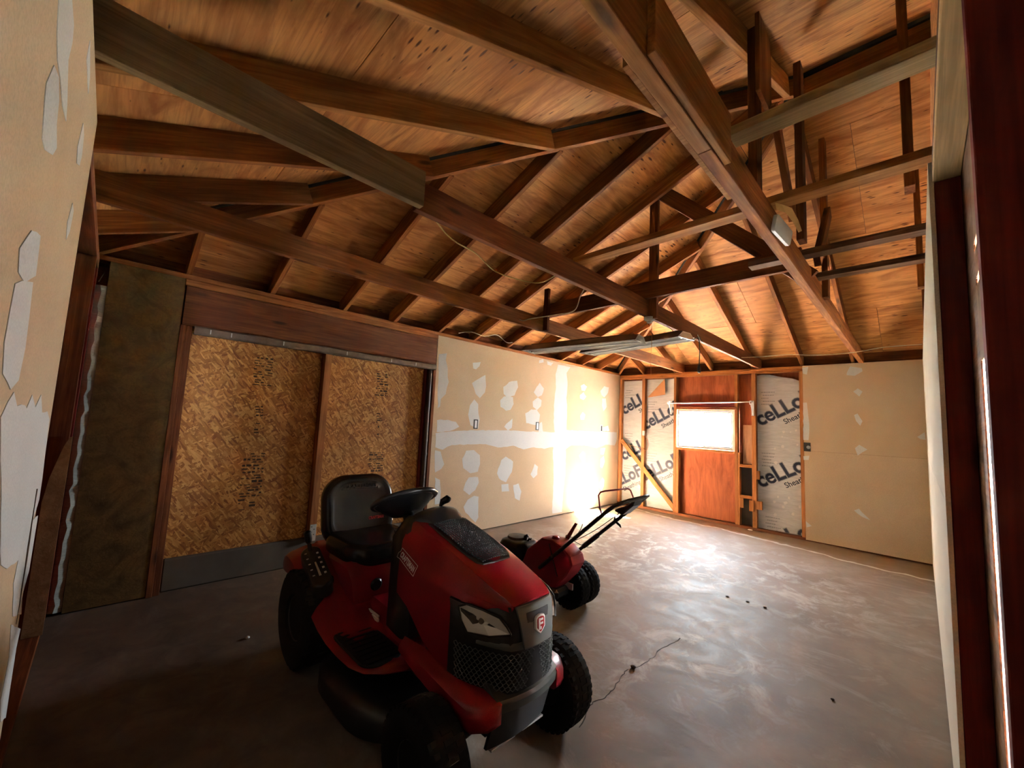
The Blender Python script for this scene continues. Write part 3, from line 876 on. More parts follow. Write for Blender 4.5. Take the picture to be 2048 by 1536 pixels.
# foam boards with their print, cut to the stud bays
def foam_board(x0, x1, z1, prints, curved=False):
    if curved:
        top = [(x0 + (x1 - x0) * t, z1 - 0.11 * max(0, t - 0.35) ** 1.3 / 0.57 + 0.01 * math.sin(t * 9)) for t in [k / 10 for k in range(11)]]
    else:
        top = [(x0, z1), (x1, z1)]
    poly = [(x0, 0.04), (x1, 0.04)] + top[::-1]
    m = frame((1, 0, 0), (0, 0, 1), (0, -1, 0), (0, SB - 0.001, 0))
    fb = MB().prism(poly, 0.0, 0.014, m).build('foam_board', 'foam_facing', wf)
    yf = SB - 0.0155
    ang = math.radians(29)
    for (px, pz) in prints:
        for body, size, bold, du, dv, mat, tw, lift in (('ceLLoFoam', 0.30, 0.016, 0.0, 0.0, 'print_grey', 0.640, 0.0), ('ceLLoFoam', 0.30, 0.006, 0.0, 0.0, 'print_navy', 0.640, 0.0006),
                                                  ('Sheathing', 0.105, 0.0015, 0.30, -0.125, 'print_navy', None, 0.0)):
            me = text_mesh(body, size, bold, 0.0003)
            if tw:
                me0 = text_mesh('ceLLo', size, 0.0, 0.0003)
                wdt = max(v.co.x for v in me0.vertices) - min(v.co.x for v in me0.vertices)
                sx = tw / wdt
                bpy.data.meshes.remove(me0)
            else:
                sx = 0.95
            me.transform(Matrix.Scale(sx, 4, (1, 0, 0)))
            me.transform(Matrix.Translation((du, dv, 0)))
            # sheared a little, as the print is: uprights lean back less than the baseline climbs
            me.transform(Matrix.Rotation(ang, 4, 'Z'))
            me.transform(frame((1, 0, 0), (0, 0, 1), (0, -1, 0), (px, yf - lift, pz)))
            bm = bmesh.new(); bm.from_mesh(me)
            for co, no in (((x0 + 0.001, 0, 0), (-1, 0, 0)), ((x1 - 0.001, 0, 0), (1, 0, 0)), ((0, 0, 0.042), (0, 0, -1)), ((0, 0, z1 - 0.01), (0, 0, 1))):
                bmesh.ops.bisect_plane(bm, geom=bm.verts[:] + bm.edges[:] + bm.faces[:], plane_co=co, plane_no=no, clear_outer=True)
            bm.to_mesh(me); bm.free()
            if len(me.polygons):
                link_mesh('printed_lettering', me, mat, fb)
            else:
                bpy.data.meshes.remove(me)
        # block of small print above the word
        mb = MB()
        for r in range(5):
            z = pz + 0.50 - r * 0.045
            if 0.06 < z < z1 - 0.15:
                a = max(x0 + 0.03, px + 0.02 + 0.02 * (r % 2))
                c = min(x1 - 0.02, a + 0.16 - 0.03 * (r % 3))
                x = a
                while x < c:
                    w_ = random.uniform(0.012, 0.03)
                    mb.box((x, yf - 0.0003, z), (x + w_, yf + 0.001, z + 0.012)); x += w_ + 0.006
        if mb.v: mb.build('small_print', 'print_grey', fb)
    return fb
foam_board(-3.984, -3.576, 2.30, [(-3.975, 1.66), (-3.965, 0.80), (-4.26, 0.20)])
foam_board(-3.516, -2.986, 2.31, [(-3.535, 1.395), (-3.56, 0.47), (-3.50, -0.55)])
fb = foam_board(-1.734, -1.191, 2.30, [(-1.70, 1.535), (-1.70, 0.625), (-1.66, -0.29)], True)
# scraps of facing torn loose
random.seed(11)
for k in range(16):
    x = random.uniform(-1.55, -1.22); z = random.choice([random.uniform(0.25, 0.55), random.uniform(1.0, 1.5)]); r = random.uniform(0.012, 0.028)
    pl = [(x + r * random.uniform(0.5, 1.1) * math.cos(a), z + r * random.uniform(0.6, 1.4) * math.sin(a)) for a in [i * 1.05 for i in range(6)]]
    MB().prism(pl, 0, 0.0008, frame((1, 0, 0), (0, 0, 1), (0, -1, 0), (0, SB - 0.0152, 0))).build('white_fleck', 'print_white', fb)
MB().add([(-3.50, 6.97, 1.985), (-3.16, 6.93, 2.31), (-3.145, 6.92, 2.03), (-3.155, 6.935, 2.025), (-3.50, 6.974, 1.98), (-3.165, 6.945, 2.31)],
         [(0, 1, 2), (3, 5, 4), (0, 2, 3, 4), (2, 1, 5, 3), (1, 0, 4, 5)]).build('folded_flap', 'kraft_paper', wf)
sb = MB().box((-3.545, SF - 0.03, 1.29), (-3.50, SF - 0.001, 1.375)).build('switch_box', 'white_plastic', wf, bevel=0.004)

# ------------------------------------------------------------------ window
win = structure('window_1', 'small white framed sliding window in the far wall', 'window')
def wbar(name, x0, x1, z0, z1, y0=6.925, y1=6.975, parent=None):
    return MB().box((x0, y0, z0), (x1, y1, z1)).build(name, 'white_enamel', parent or win, bevel=0.003)
wbar('window_frame', WX0, WX0 + 0.03, WZ0, WZ1)
wbar('window_frame', WX1 - 0.03, WX1, WZ0, WZ1)
wbar('window_frame', WX0 + 0.03, WX1 - 0.03, WZ0, WZ0 + 0.03)
wbar('window_frame', WX0 + 0.03, WX1 - 0.03, WZ1 - 0.03, WZ1)
xm = -2.49
for x0, x1, yy in ((WX0 + 0.03, xm + 0.015, 6.952), (xm - 0.015, WX1 - 0.03, 6.932)):
    for a in ((x0, x0 + 0.022, WZ0 + 0.03, WZ1 - 0.03), (x1 - 0.022, x1, WZ0 + 0.03, WZ1 - 0.03), (x0 + 0.022, x1 - 0.022, WZ0 + 0.03, WZ0 + 0.052), (x0 + 0.022, x1 - 0.022, WZ1 - 0.052, WZ1 - 0.03)):
        wbar('sash', *a, y0=yy, y1=yy + 0.018)
    MB().box((x0 + 0.022, yy + 0.007, WZ0 + 0.052), (x1 - 0.022, yy + 0.011, WZ1 - 0.052)).build('window_pane', 'window_glass', win)

# ------------------------------------------------------------------ near wall
wn = structure('wall_near', 'near wall of tan drywall with white joint compound and bare studs', 'wall')
slab('siding_panel', (-4.2, -0.27, -0.05), (ADDED_BAY_X, -0.255, 2.46), 'red_ply', wn)
for a, c in (((-2.05, 0.012), (0.05, 1.205)), ((-2.05, 1.207), (0.05, 2.40))):
    slab('drywall_sheet', (a[0], YN - 0.0125, a[1]), (c[0], YN, c[1]), 'tan_drywall', wn, bevel=0.0005, axis=1)
MUD_NEAR = [[(-1.002, 2.086), (-1.112, 2.174), (-1.202, 2.168), (-1.219, 2.14), (-1.206, 2.091), (-1.289, 2.041), (-1.313, 2.013), (-1.229, 2.003), (-1.148, 2.015), (-1.092, 2.017), (-1.042, 2.036)], [(-1.067, 1.994), (-1.131, 2.005), (-1.181, 1.987), (-1.197, 1.947), (-1.243, 1.92), (-1.21, 1.887), (-1.116, 1.85), (-1.073, 1.854), (-1.038, 1.905), (-1.024, 1.933)], [(-1.629, 2.178), (-1.699, 2.174), (-1.723, 2.119), (-1.701, 2.079), (-1.63, 2.057), (-1.59, 2.087)], [(-1.682, 1.962), (-1.741, 1.954), (-1.723, 1.884), (-1.67, 1.848), (-1.63, 1.887)], [(-1.491, 2.337), (-1.544, 2.326), (-1.617, 2.304), (-1.639, 2.268), (-1.483, 2.277)], [(-1.121, 1.699), (-1.226, 1.722), (-1.235, 1.695), (-1.249, 1.643), (-1.14, 1.611), (-1.06, 1.607), (-1.041, 1.641)], [(-1.053, 1.589), (-1.231, 1.628), (-1.265, 1.5), (-1.251, 1.433), (-1.179, 1.411), (-1.076, 1.436), (-1.043, 1.488)], [(-1.125, 1.366), (-1.22, 1.407), (-1.285, 1.382), (-1.394, 1.385), (-1.427, 1.377), (-1.487, 1.408), (-1.583, 1.38), (-1.664, 1.411), (-1.751, 1.361), (-1.895, 1.366), (-1.99, 1.336), (-2.028, 1.261), (-2.071, 1.139), (-2.078, 1.066), (-1.786, 0.952), (-1.541, 0.994), (-1.424, 1.034)], [(-1.777, 1.044), (-2.124, 1.006), (-2.123, 0.898), (-2.115, 0.832), (-2.017, 0.78), (-2.08, 0.705), (-1.834, 0.782), (-1.725, 0.905)], [(-1.825, 0.762), (-2.136, 0.636), (-2.088, 0.595), (-2.105, 0.376), (-1.964, 0.434), (-1.863, 0.546), (-1.913, 0.642)]]
for P in MUD_NEAR:
    mud(P, lambda p: (p[0], YN, p[1]), (0, 1, 0), wn, 0.004)
mud([(-1.93, 1.13), (-1.95, 1.12), (-1.97, 0.9), (-1.955, 0.72), (-1.935, 0.95)], lambda p: (p[0], YN + 0.0015, p[1]), (0, 1, 0), wn, 0.008, 'print_ink', 0.0006)
for x in (-2.09, -3.70):
    slab('stud', (x, -0.232, 0.038), (x + 0.038, -0.144, 2.324), 'red_wood', wn)
slab('stud', (-4.03, -0.232, 0.038), (-3.975, -0.144, 2.324), 'dark_red_wood', wn)
slab('bottom_plate', (-4.03, -0.232, 0.0), (0.05, -0.144, 0.037), 'red_wood', wn)
slab('top_plate', (-4.03, -0.232, 2.326), (0.06, -0.144, 2.362), 'red_wood', wn)
slab('top_plate', (-4.03, -0.232, 2.364), (ADDED_BAY_X, -0.144, 2.40), 'red_wood', wn)
pl = [(-0.215, 0.04), (-0.133, 0.04), (-0.131, 1.185), (-0.142, 1.18), (-0.160, 1.13), (-0.18, 1.04), (-0.20, 0.94), (-0.215, 0.80)]
sp = MB().prism(pl, -3.655, -3.643, frame((0, 1, 0), (0, 0, 1), (1, 0, 0))).build('scrap_panel', 'scrap_ply', wn)
sp['label'] = 'pale plywood scrap with a curved top edge in the stud bay'
MB().add([(-3.95, -0.13, 2.225), (-3.92, -0.105, 2.30), (-3.90, -0.125, 2.215), (-3.955, -0.134, 2.225)], [(0, 1, 2), (3, 2, 1), (0, 2, 3), (0, 3, 1)]).build('light_crack_chip', 'print_white', wn)  # white chip standing in for daylight through a crack in the plate joint

# ------------------------------------------------------------------ right wall (a partition; an unseen bay is added beyond it to light its slit)
wr = structure('wall_right', 'right wall of cream drywall ending at bare dark studs by the camera', 'wall')
XB = 0.131
slab('drywall_sheet', (XR, 2.0, 0.012), (XR + 0.0125, YF, 1.205), 'cream_drywall', wr, bevel=0.0005, axis=0)
slab('drywall_sheet', (XR, 2.0, 1.207), (XR + 0.0125, YF, 2.40), 'cream_drywall', wr, bevel=0.0005, axis=0)
for y in (2.0, 2.6, 3.2, 3.8, 4.4, 5.0, 5.6, 6.2):
    slab('stud', (0.066, y, 0.038), (XB - 0.001, y + 0.038, 2.322), 'dark_red_wood', wr)
slab('stud', (0.0715, 0.882, 0.038), (XB - 0.001, 0.92, 2.322), 'dark_red_wood', wr)
slab('stud', (0.066, 0.30, 0.038), (XB - 0.001, 0.338, 2.322), 'dark_red_wood', wr)
slab('bottom_plate', (0.066, -0.14, 0.0), (XB - 0.001, YF, 0.037), 'red_wood', wr)
slab('top_plate', (0.062, -0.14, 2.324), (XB - 0.001, YF + 0.1, 2.361), 'cream_wood', wr)
slab('top_plate', (0.062, -0.14, 2.363), (XB - 0.001, YF + 0.1, 2.40), 'dusty_wood', wr)
for y0, y1, z0, z1 in ((1.775, YF + 0.1, 0.0, 2.40), (-0.25, 1.645, 0.0, 2.40), (1.6455, 1.7745, 1.64, 1.86), (1.6455, 1.7745, 1.885, 1.965), (1.6455, 1.7745, 1.99, 2.40)):
    slab('sheathing_panel', (XB, y0, z0), (XB + 0.004, y1, z1), 'dusty_wood', wr, bevel=0.0005)
# boards up to the roof behind the gable studs, added to shut out bay glow
MB().prism([(RN - 0.3, 2.402), (YF + 0.3, 2.402), (YF + 0.11, zb(-0.11) + SHEATH - 0.01), (RIDGE_Y, zb(RIDGE_D) + SHEATH - 0.01), (RN - 0.11, zb(-0.11) + SHEATH - 0.01)], XB, XB + 0.012, frame((0, 1, 0), (0, 0, 1), (1, 0, 0))).build('added_gable_panel', 'sheathing_ply', wr)
# added bay, out of view: end wall and gable block the sun beside the slot
for y0, y1 in ((-0.27, SUN_SLOT_Y0), (SUN_SLOT_Y1, 7.03)):
    slab('added_bay_wall', (ADDED_BAY_X, y0, -0.05), (ADDED_BAY_X + 0.015, y1, 2.46), 'red_ply', wr)
MB().prism([(RN - 0.2, 2.44), (YF + 0.2, 2.44), (RIDGE_Y, zb(RIDGE_D) + 0.3)], ADDED_BAY_X, ADDED_BAY_X + 0.015, frame((0, 1, 0), (0, 0, 1), (1, 0, 0))).build('added_bay_gable', 'red_ply', wr)

# ------------------------------------------------------------------ ground outside
g = MB().box((-30, 7.2, -0.25), (30, 60, -0.15)).build('ground', 'ground')
tag(g, 'pale sunlit ground outside the window', 'ground', kind='structure')

# ------------------------------------------------------------------ riding mower (local: x forward, y left, z up; origin under the rear axle)
mower = empty('riding_mower', (-2.5, 1.275, 0))
tag(mower, 'red ride-on lawn tractor with black seat and headlights on garage floor', 'riding mower')
def both(fn):
    for s in (-1, 1):
        fn(s)

def arc_pts(fn, n):
    return [fn(i / (n - 1)) for i in range(n)]
# body: rear fenders falling to the footboards
rings = []
for x, w, zt, zc, zbm in ((-0.42, .34, .44, .46, .40), (-0.37, .39, .50, .53, .40), (-0.26, .412, .535, .575, .42), (-0.14, .418, .53, .58, .43), (-0.02, .418, .485, .555, .42),
                         (0.10, .418, .425, .50, .385), (0.22, .418, .37, .435, .335), (0.33, .416, .33, .375, .295), (0.44, .414, .308, .33, .275), (0.56, .412, .302, .315, .27), (0.68, .405, .302, .312, .27),
                         (0.77, .375, .304, .312, .272), (0.83, .31, .306, .312, .274), (0.86, .24, .306, .312, .276)):
    half = [(w - 0.045, zbm), (w - 0.004, zbm + 0.012), (w, (zbm + zt) / 2), (w - 0.006, zt - 0.012), (w - 0.03, zt + 0.006), (w - 0.10, (zt + zc) / 2 + 0.012), (0.20, zc), (0.1, zc)]
    rings.append([(x, -a, z) for a, z in half] + [(x, a, z) for a, z in reversed(half)])
MB().loft(rings).build('body', 'red_paint', mower, smooth=42)
# seat pan between the fenders, and the tunnel to the dash
r2 = []
for x, w, zt in ((-0.34, .24, .56), (0.16, .25, .585), (0.24, .245, .575), (0.285, .235, .52), (0.33, .225, .33)):
    r2.append([(x, -w, .29), (x, -w, zt - .03), (x, -w + .03, zt), (x, w - .03, zt), (x, w, zt - .03), (x, w, .29)])
pan = MB().loft(r2).build('seat_pan', 'red_paint', mower, smooth=42)
r3 = []
for x, w, zt in ((0.28, .15, .40), (0.5, .14, .385), (0.72, .15, .42)):
    r3.append([(x, -w - .02, .29), (x, -w, zt - .03), (x, -w + .03, zt), (x, w - .03, zt), (x, w, zt - .03), (x, w + .02, .29)])
tun = MB().loft(r3).build('tunnel', 'red_paint', mower, smooth=42)
st = MB()
for k, (z, h) in enumerate(((.372, .010), (.350, .016), (.328, .012))):
    st.box((0.36, -0.1665 + 0.0, z - .02), (0.47, -0.158, z - .02 + h))
st.build('warning_sticker', 'print_white', tun)
MB().lathe([(0.001, 0), (0.032, 0), (0.034, .006), (0.026, .014), (0.001, .014)], 18, frame((0, 1, 0), (0, 0, 1), (1, 0, 0), (0.300, -0.10, .455))).build('access_knob', 'black_plastic', pan, smooth=40)
# ribbed rubber mats on the footboards
def mat_(s):
    mb = MB()
    M_ = frame((1, 0, 0), (0, 1, 0), (0, 0, 1), (0.60, s * 0.285, .311))
    mb.pillow(.40, .20, .07, [(0, 0), (.006, 0), (.009, .006)], M_)
    for k in range(9):
        x = .44 + k * .04
        mb.box((x, s * .285 - .075, .318), (x + .012, s * .285 + .075, .325))
    mb.build('foot_mat', 'black_plastic', mower)
both(mat_)
# height lever on the right fender
ax = Vector((0.42, -0.03, -0.14)).normalized()
nn = Vector((0.34, -0.25, 0.9)); nn = (nn - ax * nn.dot(ax)).normalized()
cpan = Vector((0.075, -0.352, .535))
MP = frame(ax, nn.cross(ax), nn, cpan)
lp = MB().pillow(.36, .105, .05, [(-.06, 0), (.0, 0), (.016, .003), (.022, .014)], MP).build('lever_panel', 'black_plastic', mower, smooth=50)
for k in range(5):
    MB().box((-.10 + k * .045, .022, .0222), (-.085 + k * .045, .034, .0228), MP).build('scale_mark', 'print_white', lp)
    MB().box((-.12 + k * .05, -.036, .0222), (-.112 + k * .05, -.024, .0228), MP).build('scale_mark', 'print_white', lp)
MB().loft([[(-.02, -.004, .0222), (.10, -.006, .0222), (.10, .006, .0222), (-.02, .004, .0222)], [(-.02, -.004, .0235), (.10, -.006, .0235), (.10, .006, .0235), (-.02, .004, .0235)]], M=MP).build('slot_sticker', 'white_cable', lp)
MB().tube([MP @ Vector((-.13, 0, 0)), MP @ Vector((-.15, 0, .04)), MP @ Vector((-.165, .0, .065))], [.012, .012, .011], 10).build('lever', 'black_plastic', lp, smooth=50)
MB().tube([MP @ Vector((-.165, 0, .055)), MP @ Vector((-.172, .0, .075)), MP @ Vector((-.185, .0, .115)), MP @ Vector((-.19, 0, .122))], [.016, .021, .021, .010], 12).build('lever_grip', 'black_plastic', lp, smooth=50)
# seat
seat = None
tb = math.radians(13)
MS = frame((0, 1, 0), (-math.sin(tb), 0, math.cos(tb)), (math.cos(tb), 0, math.sin(tb)), (-0.215, 0, .765))
sbk = MB().pillow(.475, .46, .15, [(-.055, .05), (-.05, .012), (-.02, 0), (.03, .0), (.052, .012), (.060, .034), (.052, .052), (.040, .075), (.036, .13)], MS, 10).build('seat_back', 'seat_vinyl', mower, smooth=60)
MC = frame((1, 0, 0), (0, 1, 0), (0, 0, 1), (0.03, 0, .60))
scu = MB().pillow(.50, .475, .14, [(-.075, .07), (-.065, .02), (-.03, .0), (.02, .0), (.05, .012), (.062, .035), (.052, .07), (.046, .13)], MC, 10).build('seat_cushion', 'seat_vinyl', mower, smooth=60)
MB().pillow(.36, .34, .06, [(.0, 0), (.09, .03)], frame((1, 0, 0), (0, 1, 0), (0, 0, 1), (0.0, 0, .50))).build('seat_bracket', 'black_plastic', mower)
me = text_mesh('CRAFTSMAN', .034, .0006, .0006, 1.15)
xs = [v.co.x for v in me.vertices]
me.transform(Matrix.Translation((-(max(xs) + min(xs)) / 2, 0, 0)))
me.transform(MS @ Matrix.Translation((0, .140, .046)))
link_mesh('embossed_name', me, 'dark_metal', sbk)
mb = MB()
for a, c in (((-.125, .128, .040), (.125, .131, .0455)), ((-.125, .174, .040), (.125, .177, .0455)), ((-.125, .131, .040), (-.122, .174, .0455)), ((.122, .131, .040), (.125, .174, .0455))):
    mb.box(a, c, MS)
mb.build('embossed_border', 'dark_metal', sbk)
me = text_mesh('CRAFTSMAN', .026, .0012, .0006, 0.8)
me.transform(MS @ Matrix.Translation((.055, -.075, .0405)))
link_mesh('red_name', me, 'print_red', sbk)
# dash and steering
r4 = []
for x, w, zt, zbm in ((0.50, .13, .72, .36), (0.54, .155, .84, .34), (0.62, .165, .895, .34), (0.70, .17, .905, .34), (0.74, .15, .90, .34)):
    r4.append([(x, -w, zbm), (x, -w, zt - .06), (x, -w + .045, zt), (x, w - .045, zt), (x, w, zt - .06), (x, w, zbm)])
dash = MB().loft(r4).build('dash', 'black_plastic', mower, smooth=40)
TS = math.radians(27)
SW = frame((math.cos(TS), 0, math.sin(TS)), (0, 1, 0), (-math.sin(TS), 0, math.cos(TS)), (0.375, 0, .922))
swh = MB().tube([SW @ Vector((.178 * math.cos(a), .178 * math.sin(a), 0)) for a in [2 * math.pi * k / 40 for k in range(40)]], .0155, 10, True).build('steering_wheel', 'black_plastic', mower, smooth=60)
MB().lathe([(.001, -.055), (.045, -.055), (.075, -.045), (.08, -.03), (.06, -.015), (.001, -.012)], 24, SW).build('steering_hub', 'black_plastic', swh, smooth=40)
for a in (math.radians(0), math.radians(125), math.radians(235)):
    c, s = math.cos(a), math.sin(a)
    W = SW @ Matrix.Rotation(a, 4, 'Z')
    MB().loft([[(.05, -.035, -.045), (.05, .035, -.045), (.05, .035, -.03), (.05, -.035, -.03)], [(.12, -.028, -.034), (.12, .028, -.034), (.12, .028, -.022), (.12, -.028, -.022)], [(.172, -.04, -.008), (.172, .04, -.008), (.172, .04, .002), (.172, -.04, .002)]], M=W).build('steering_spoke', 'black_plastic', swh, smooth=40)
# bowl behind the rim, as moulded
MB().lathe([(.05, -.085), (.085, -.078), (.125, -.048), (.165, -.012), (.161, -.008), (.12, -.042), (.082, -.070), (.05, -.076)], 32, SW).build('steering_shroud', 'black_plastic', swh, smooth=50)
MB().tube([SW @ Vector((0, 0, -.05)), (0.44, 0, .83), (0.54, 0, .76)], [.028, .034, .05], 14).build('steering_column', 'black_plastic', mower, smooth=50)
MB().tube([(0.66, .05, .90), (0.655, .055, .935), (0.66, .062, .955), (0.685, .075, .972), (0.70, .08, .972)], [.008, .010, .018, .021, .010], 12).build('throttle_lever', 'black_plastic', dash, smooth=60)
MB().tube([(0.53, -.11, .80), (0.52, -.125, .80), (0.515, -.135, .80)], [.010, .010, .012], 10).build('ignition_key', 'galvanised', dash, smooth=60)
# hood
HS = [(0.69, .915, (.108, .906), (.150, .868), (.194, .72), (.198, .56)), (0.80, .893, (.110, .884), (.150, .845), (.200, .70), (.205, .53)),
      (0.95, .862, (.112, .850), (.155, .812), (.205, .68), (.209, .44)), (1.10, .822, (.110, .810), (.155, .775), (.205, .66), (.208, .388)),
      (1.20, .788, (.108, .777), (.150, .748), (.197, .66), (.200, .38)), (1.30, .752, (.104, .741), (.136, .722), (.163, .675), (.166, .38)),
      (1.355, .727, (.098, .720), (.122, .708), (.132, .67), (.135, .38)), (1.385, .704, (.096, .699), (.106, .690), (.110, .66), (.112, .38))]
def hood_half(sec, grow=0.0):
    x, zt, a, b_, c, d = sec
    pts = [(0, zt), (a[0] * .5, zt - (zt - a[1]) * .3), a, ((a[0] + b_[0]) / 2 + .006, (a[1] + b_[1]) / 2 + .007), b_, ((b_[0] + c[0]) / 2 + .012, (b_[1] + c[1]) / 2 + .006), c, ((c[0] + d[0]) / 2 + .002, (c[1] + d[1]) / 2), d]
    return pts
rings = []
for s_ in HS:
    h = hood_half(s_)
    rings.append([(s_[0], -y, z) for y, z in reversed(h)] + [(s_[0], y, z) for y, z in h[1:]])
# refine along the length
fine = []
for i in range(len(rings) - 1):
    for k in range(3):
        t = k / 3
        fine.append([tuple(a[j] + (c[j] - a[j]) * t for j in range(3)) for a, c in zip(rings[i], rings[i + 1])])
fine.append(rings[-1])
hood = MB().loft(fine).build('hood', 'red_paint', mower, smooth=28)
bmh = bmesh.new(); bmh.from_mesh(hood.data)
HT = BVHTree.FromBMesh(bmh); bmh.free()
def hit(o, d):
    loc, nrm, idx, dist = HT.ray_cast(Vector(o), Vector(d))
    return loc
# black mesh inset on top of the hood with its rim, and the cowl behind it
def top_z(x, y):
    q = hit((x, y, 2), (0, 0, -1))
    return q.z if q else 0.7
def top_patch(outline, lift, th, name, mat, parent):
    up = [(x, y, top_z(x, y) + lift + th) for x, y in outline]
    dn = [(x, y, top_z(x, y) + lift) for x, y in outline]
    return MB().loft([dn, up]).build(name, mat, parent)
ol = [(0.795, -.112), (0.90, -.115), (1.02, -.114), (1.11, -.108), (1.15, -.098), (1.172, -.078), (1.182, -.03), (1.184, 0)]
ol = ol + [(x, -y) for x, y in reversed(ol[:-1])]
rim_ = top_patch(ol, -.004, .010, 'vent_rim', 'black_plastic', mower)
mb = MB()
def vent_w(x):
    return .101 if x < 1.09 else .101 - (x - 1.09) * .32
x = .80
row = 0
while x < 1.165:
    wv = vent_w(x)
    n_ = int(wv * 2 / .0115)
    for k in range(n_):
        y = -wv + (k + .5 + .25 * (row % 2)) * .0115
        if abs(y) < wv - .003:
            z = top_z(x, y) + .006
            mb.box((x, y - .0035, z), (x + .0075, y + .0035, z + .004))
    x += .0105
    row += 1
vs = mb.build('vent_mesh', 'dark_metal', rim_)
vs['kind'] = 'stuff'
cw = []
for x, w, h in ((0.675, .150, .016), (0.70, .146, .030), (0.74, .128, .036), (0.785, .104, .030), (0.82, .094, .012)):
    ring = []
    for k in range(13):
        a = math.pi * k / 12
        y = -w * math.cos(a)
        z0 = top_z(max(x, .692), y)
        ring.append((x, y, z0 - .012 + (h + .012) * math.sin(a) ** .45))
    for k in range(12, -1, -1):
        y = -w * math.cos(math.pi * k / 12)
        ring.append((x, y, top_z(max(x, .692), y) - .03))
    cw.append(ring)
MB().loft(cw).build('cowl', 'black_plastic', mower, smooth=50)
# CRAFTSMAN on the right side of the hood
tl, trr, br, bl = Vector((.701, .766)), Vector((.857, .725)), Vector((.833, .674)), Vector((.676, .720))
def side_pt(u, v, lift):
    p = (tl.lerp(trr, u)).lerp(bl.lerp(br, u), v)
    q = hit((p.x, -1, p.y), (0, 1, 0))
    if q is None: q = Vector((p.x, -.2, p.y))
    return Vector((p.x, q.y - lift, p.y))
def side_mesh(me, name, mat, u0, u1, v0, v1):
    xs = [v.co.x for v in me.vertices]; ys = [v.co.y for v in me.vertices]
    for v in me.vertices:
        u = u0 + (u1 - u0) * (v.co.x - min(xs)) / (max(xs) - min(xs))
        w = v1 + (v0 - v1) * (v.co.y - min(ys)) / (max(ys) - min(ys))
        v.co = side_pt(u, w, .0016 + max(0, v.co.z))
    return link_mesh(name, me, mat, hood)
me = text_mesh('CRAFTSMAN', .05, .0018, .0004, .72, 1.1)
side_mesh(me, 'brand_lettering', 'print_white', .07, .93, .22, .80)
mb = MB()
for (ua, va), (ub, vb) in (((0, 0), (1, 0)), ((1, 0), (1, 1)), ((1, 1), (0, 1)), ((0, 1), (0, 0))):
    path = [side_pt(ua + (ub - ua) * k / 8, va + (vb - va) * k / 8, .0012) for k in range(9)]
    mb.tube(path, .0014, 4)
mb.build('brand_border', 'print_white', hood)
# front: dark fascia wrapped round the nose
def plan(o=0.0):
    half = [(1.135, .211), (1.20, .207), (1.255, .192), (1.31, .168), (1.355, .144), (1.388, .118), (1.401, .085), (1.406, .04)]
    half = [(x + o * .75, y + o * .65) for x, y in half]
    return [(x, -y) for x, y in half] + [(1.408 + o, 0)] + [(x, y) for x, y in reversed(half)]
fr = []
for z, o in ((.37, -.006), (.40, .004), (.55, .007), (.60, .008), (.68, .004), (.697, -.004)):
    pts = plan(o)
    if z > .67:
        pts = [(x - (.012 if z > .69 else 0.004), y) for x, y in pts]
    inner = [(1.12, .15), (1.12, -.15)]
    fr.append([(x, y, z - (0.02 if (z > .67 and abs(y) > .16) else 0)) for x, y in pts] + [(x, y, z) for x, y in inner])
fas = MB().loft(fr).build('front_fascia', 'black_plastic', mower, smooth=35)
def shell(name, mat, ys, zs, o, th, parent, smooth=35):
    """curved plate on the nose: zs = [(z, halfwidth)]"""
    mb = MB()
    P = plan(0)
    def px(y):
        y = abs(y)
        q = [(yy, xx) for xx, yy in P if yy >= 0]
        q.sort()
        for (y0, x0), (y1, x1) in zip(q, q[1:]):
            if y0 <= y <= y1:
                return x0 + (x1 - x0) * (y - y0) / max(1e-6, y1 - y0)
        return q[-1][1]
    fr_, bk_ = [], []
    rr = []
    for z, w, oo in zs:
        row_f = [(px(w * t) + o + oo + th, w * t, z) for t in ys]
        row_b = [(px(w * t) + o + oo, w * t, z) for t in reversed(ys)]
        rr.append(row_f + row_b)
    return mb.loft(rr).build(name, mat, parent, smooth=smooth)
ys = [-1, -.75, -.5, -.25, 0, .25, .5, .75, 1]
cpn = shell('badge_panel', 'grey_plastic', ys, [(.548, .066, .006), (.556, .078, .012), (.60, .084, .006), (.65, .092, .0), (.690, .100, -.008), (.698, .098, -.016)], .006, .008, mower)
shell('badge_recess', 'dark_metal', ys, [(.582, .050, .0), (.60, .054, .0), (.668, .062, -.004), (.676, .062, -.006)], .0155, .002, cpn)
shell('brow', 'grey_plastic', [-1, -.9, -.8, -.7, -.5, -.25, 0, .25, .5, .7, .8, .9, 1], [(.548, .17, .0), (.555, .19, .008), (.566, .19, .009), (.575, .18, .002)], .004, .006, mower)
# badge: white shield with red face and white bars
BM = frame((0, 1, 0), (-.07, 0, 1), (1, 0, .07), (1.4305, 0, .628))
def poly3(pts, a, c, name, mat, par):
    return MB().prism(pts, a, c, BM).build(name, mat, par, bevel=0.0008)
sh = [(-.026, .022), (-.020, .030), (.0, .034), (.020, .030), (.026, .022), (.026, -.014), (.014, -.026), (.0, -.036), (-.014, -.026), (-.026, -.014)]
bdg = poly3(sh, -.006, .004, 'badge', 'print_white', cpn)
poly3([(x * .80, y * .80) for x, y in sh], .004, .0055, 'badge_face', 'print_red', bdg)
for a, c in (((-.0135, -.020), (-.005, .021)), ((-.005, .012), (.0115, .019)), ((-.005, -.002), (.0115, .005)), ((-.005, -.020), (.003, -.010))):
    MB().box((a[0], a[1], .0055), (c[0], c[1], .0068), BM).build('badge_bar', 'print_white', bdg)
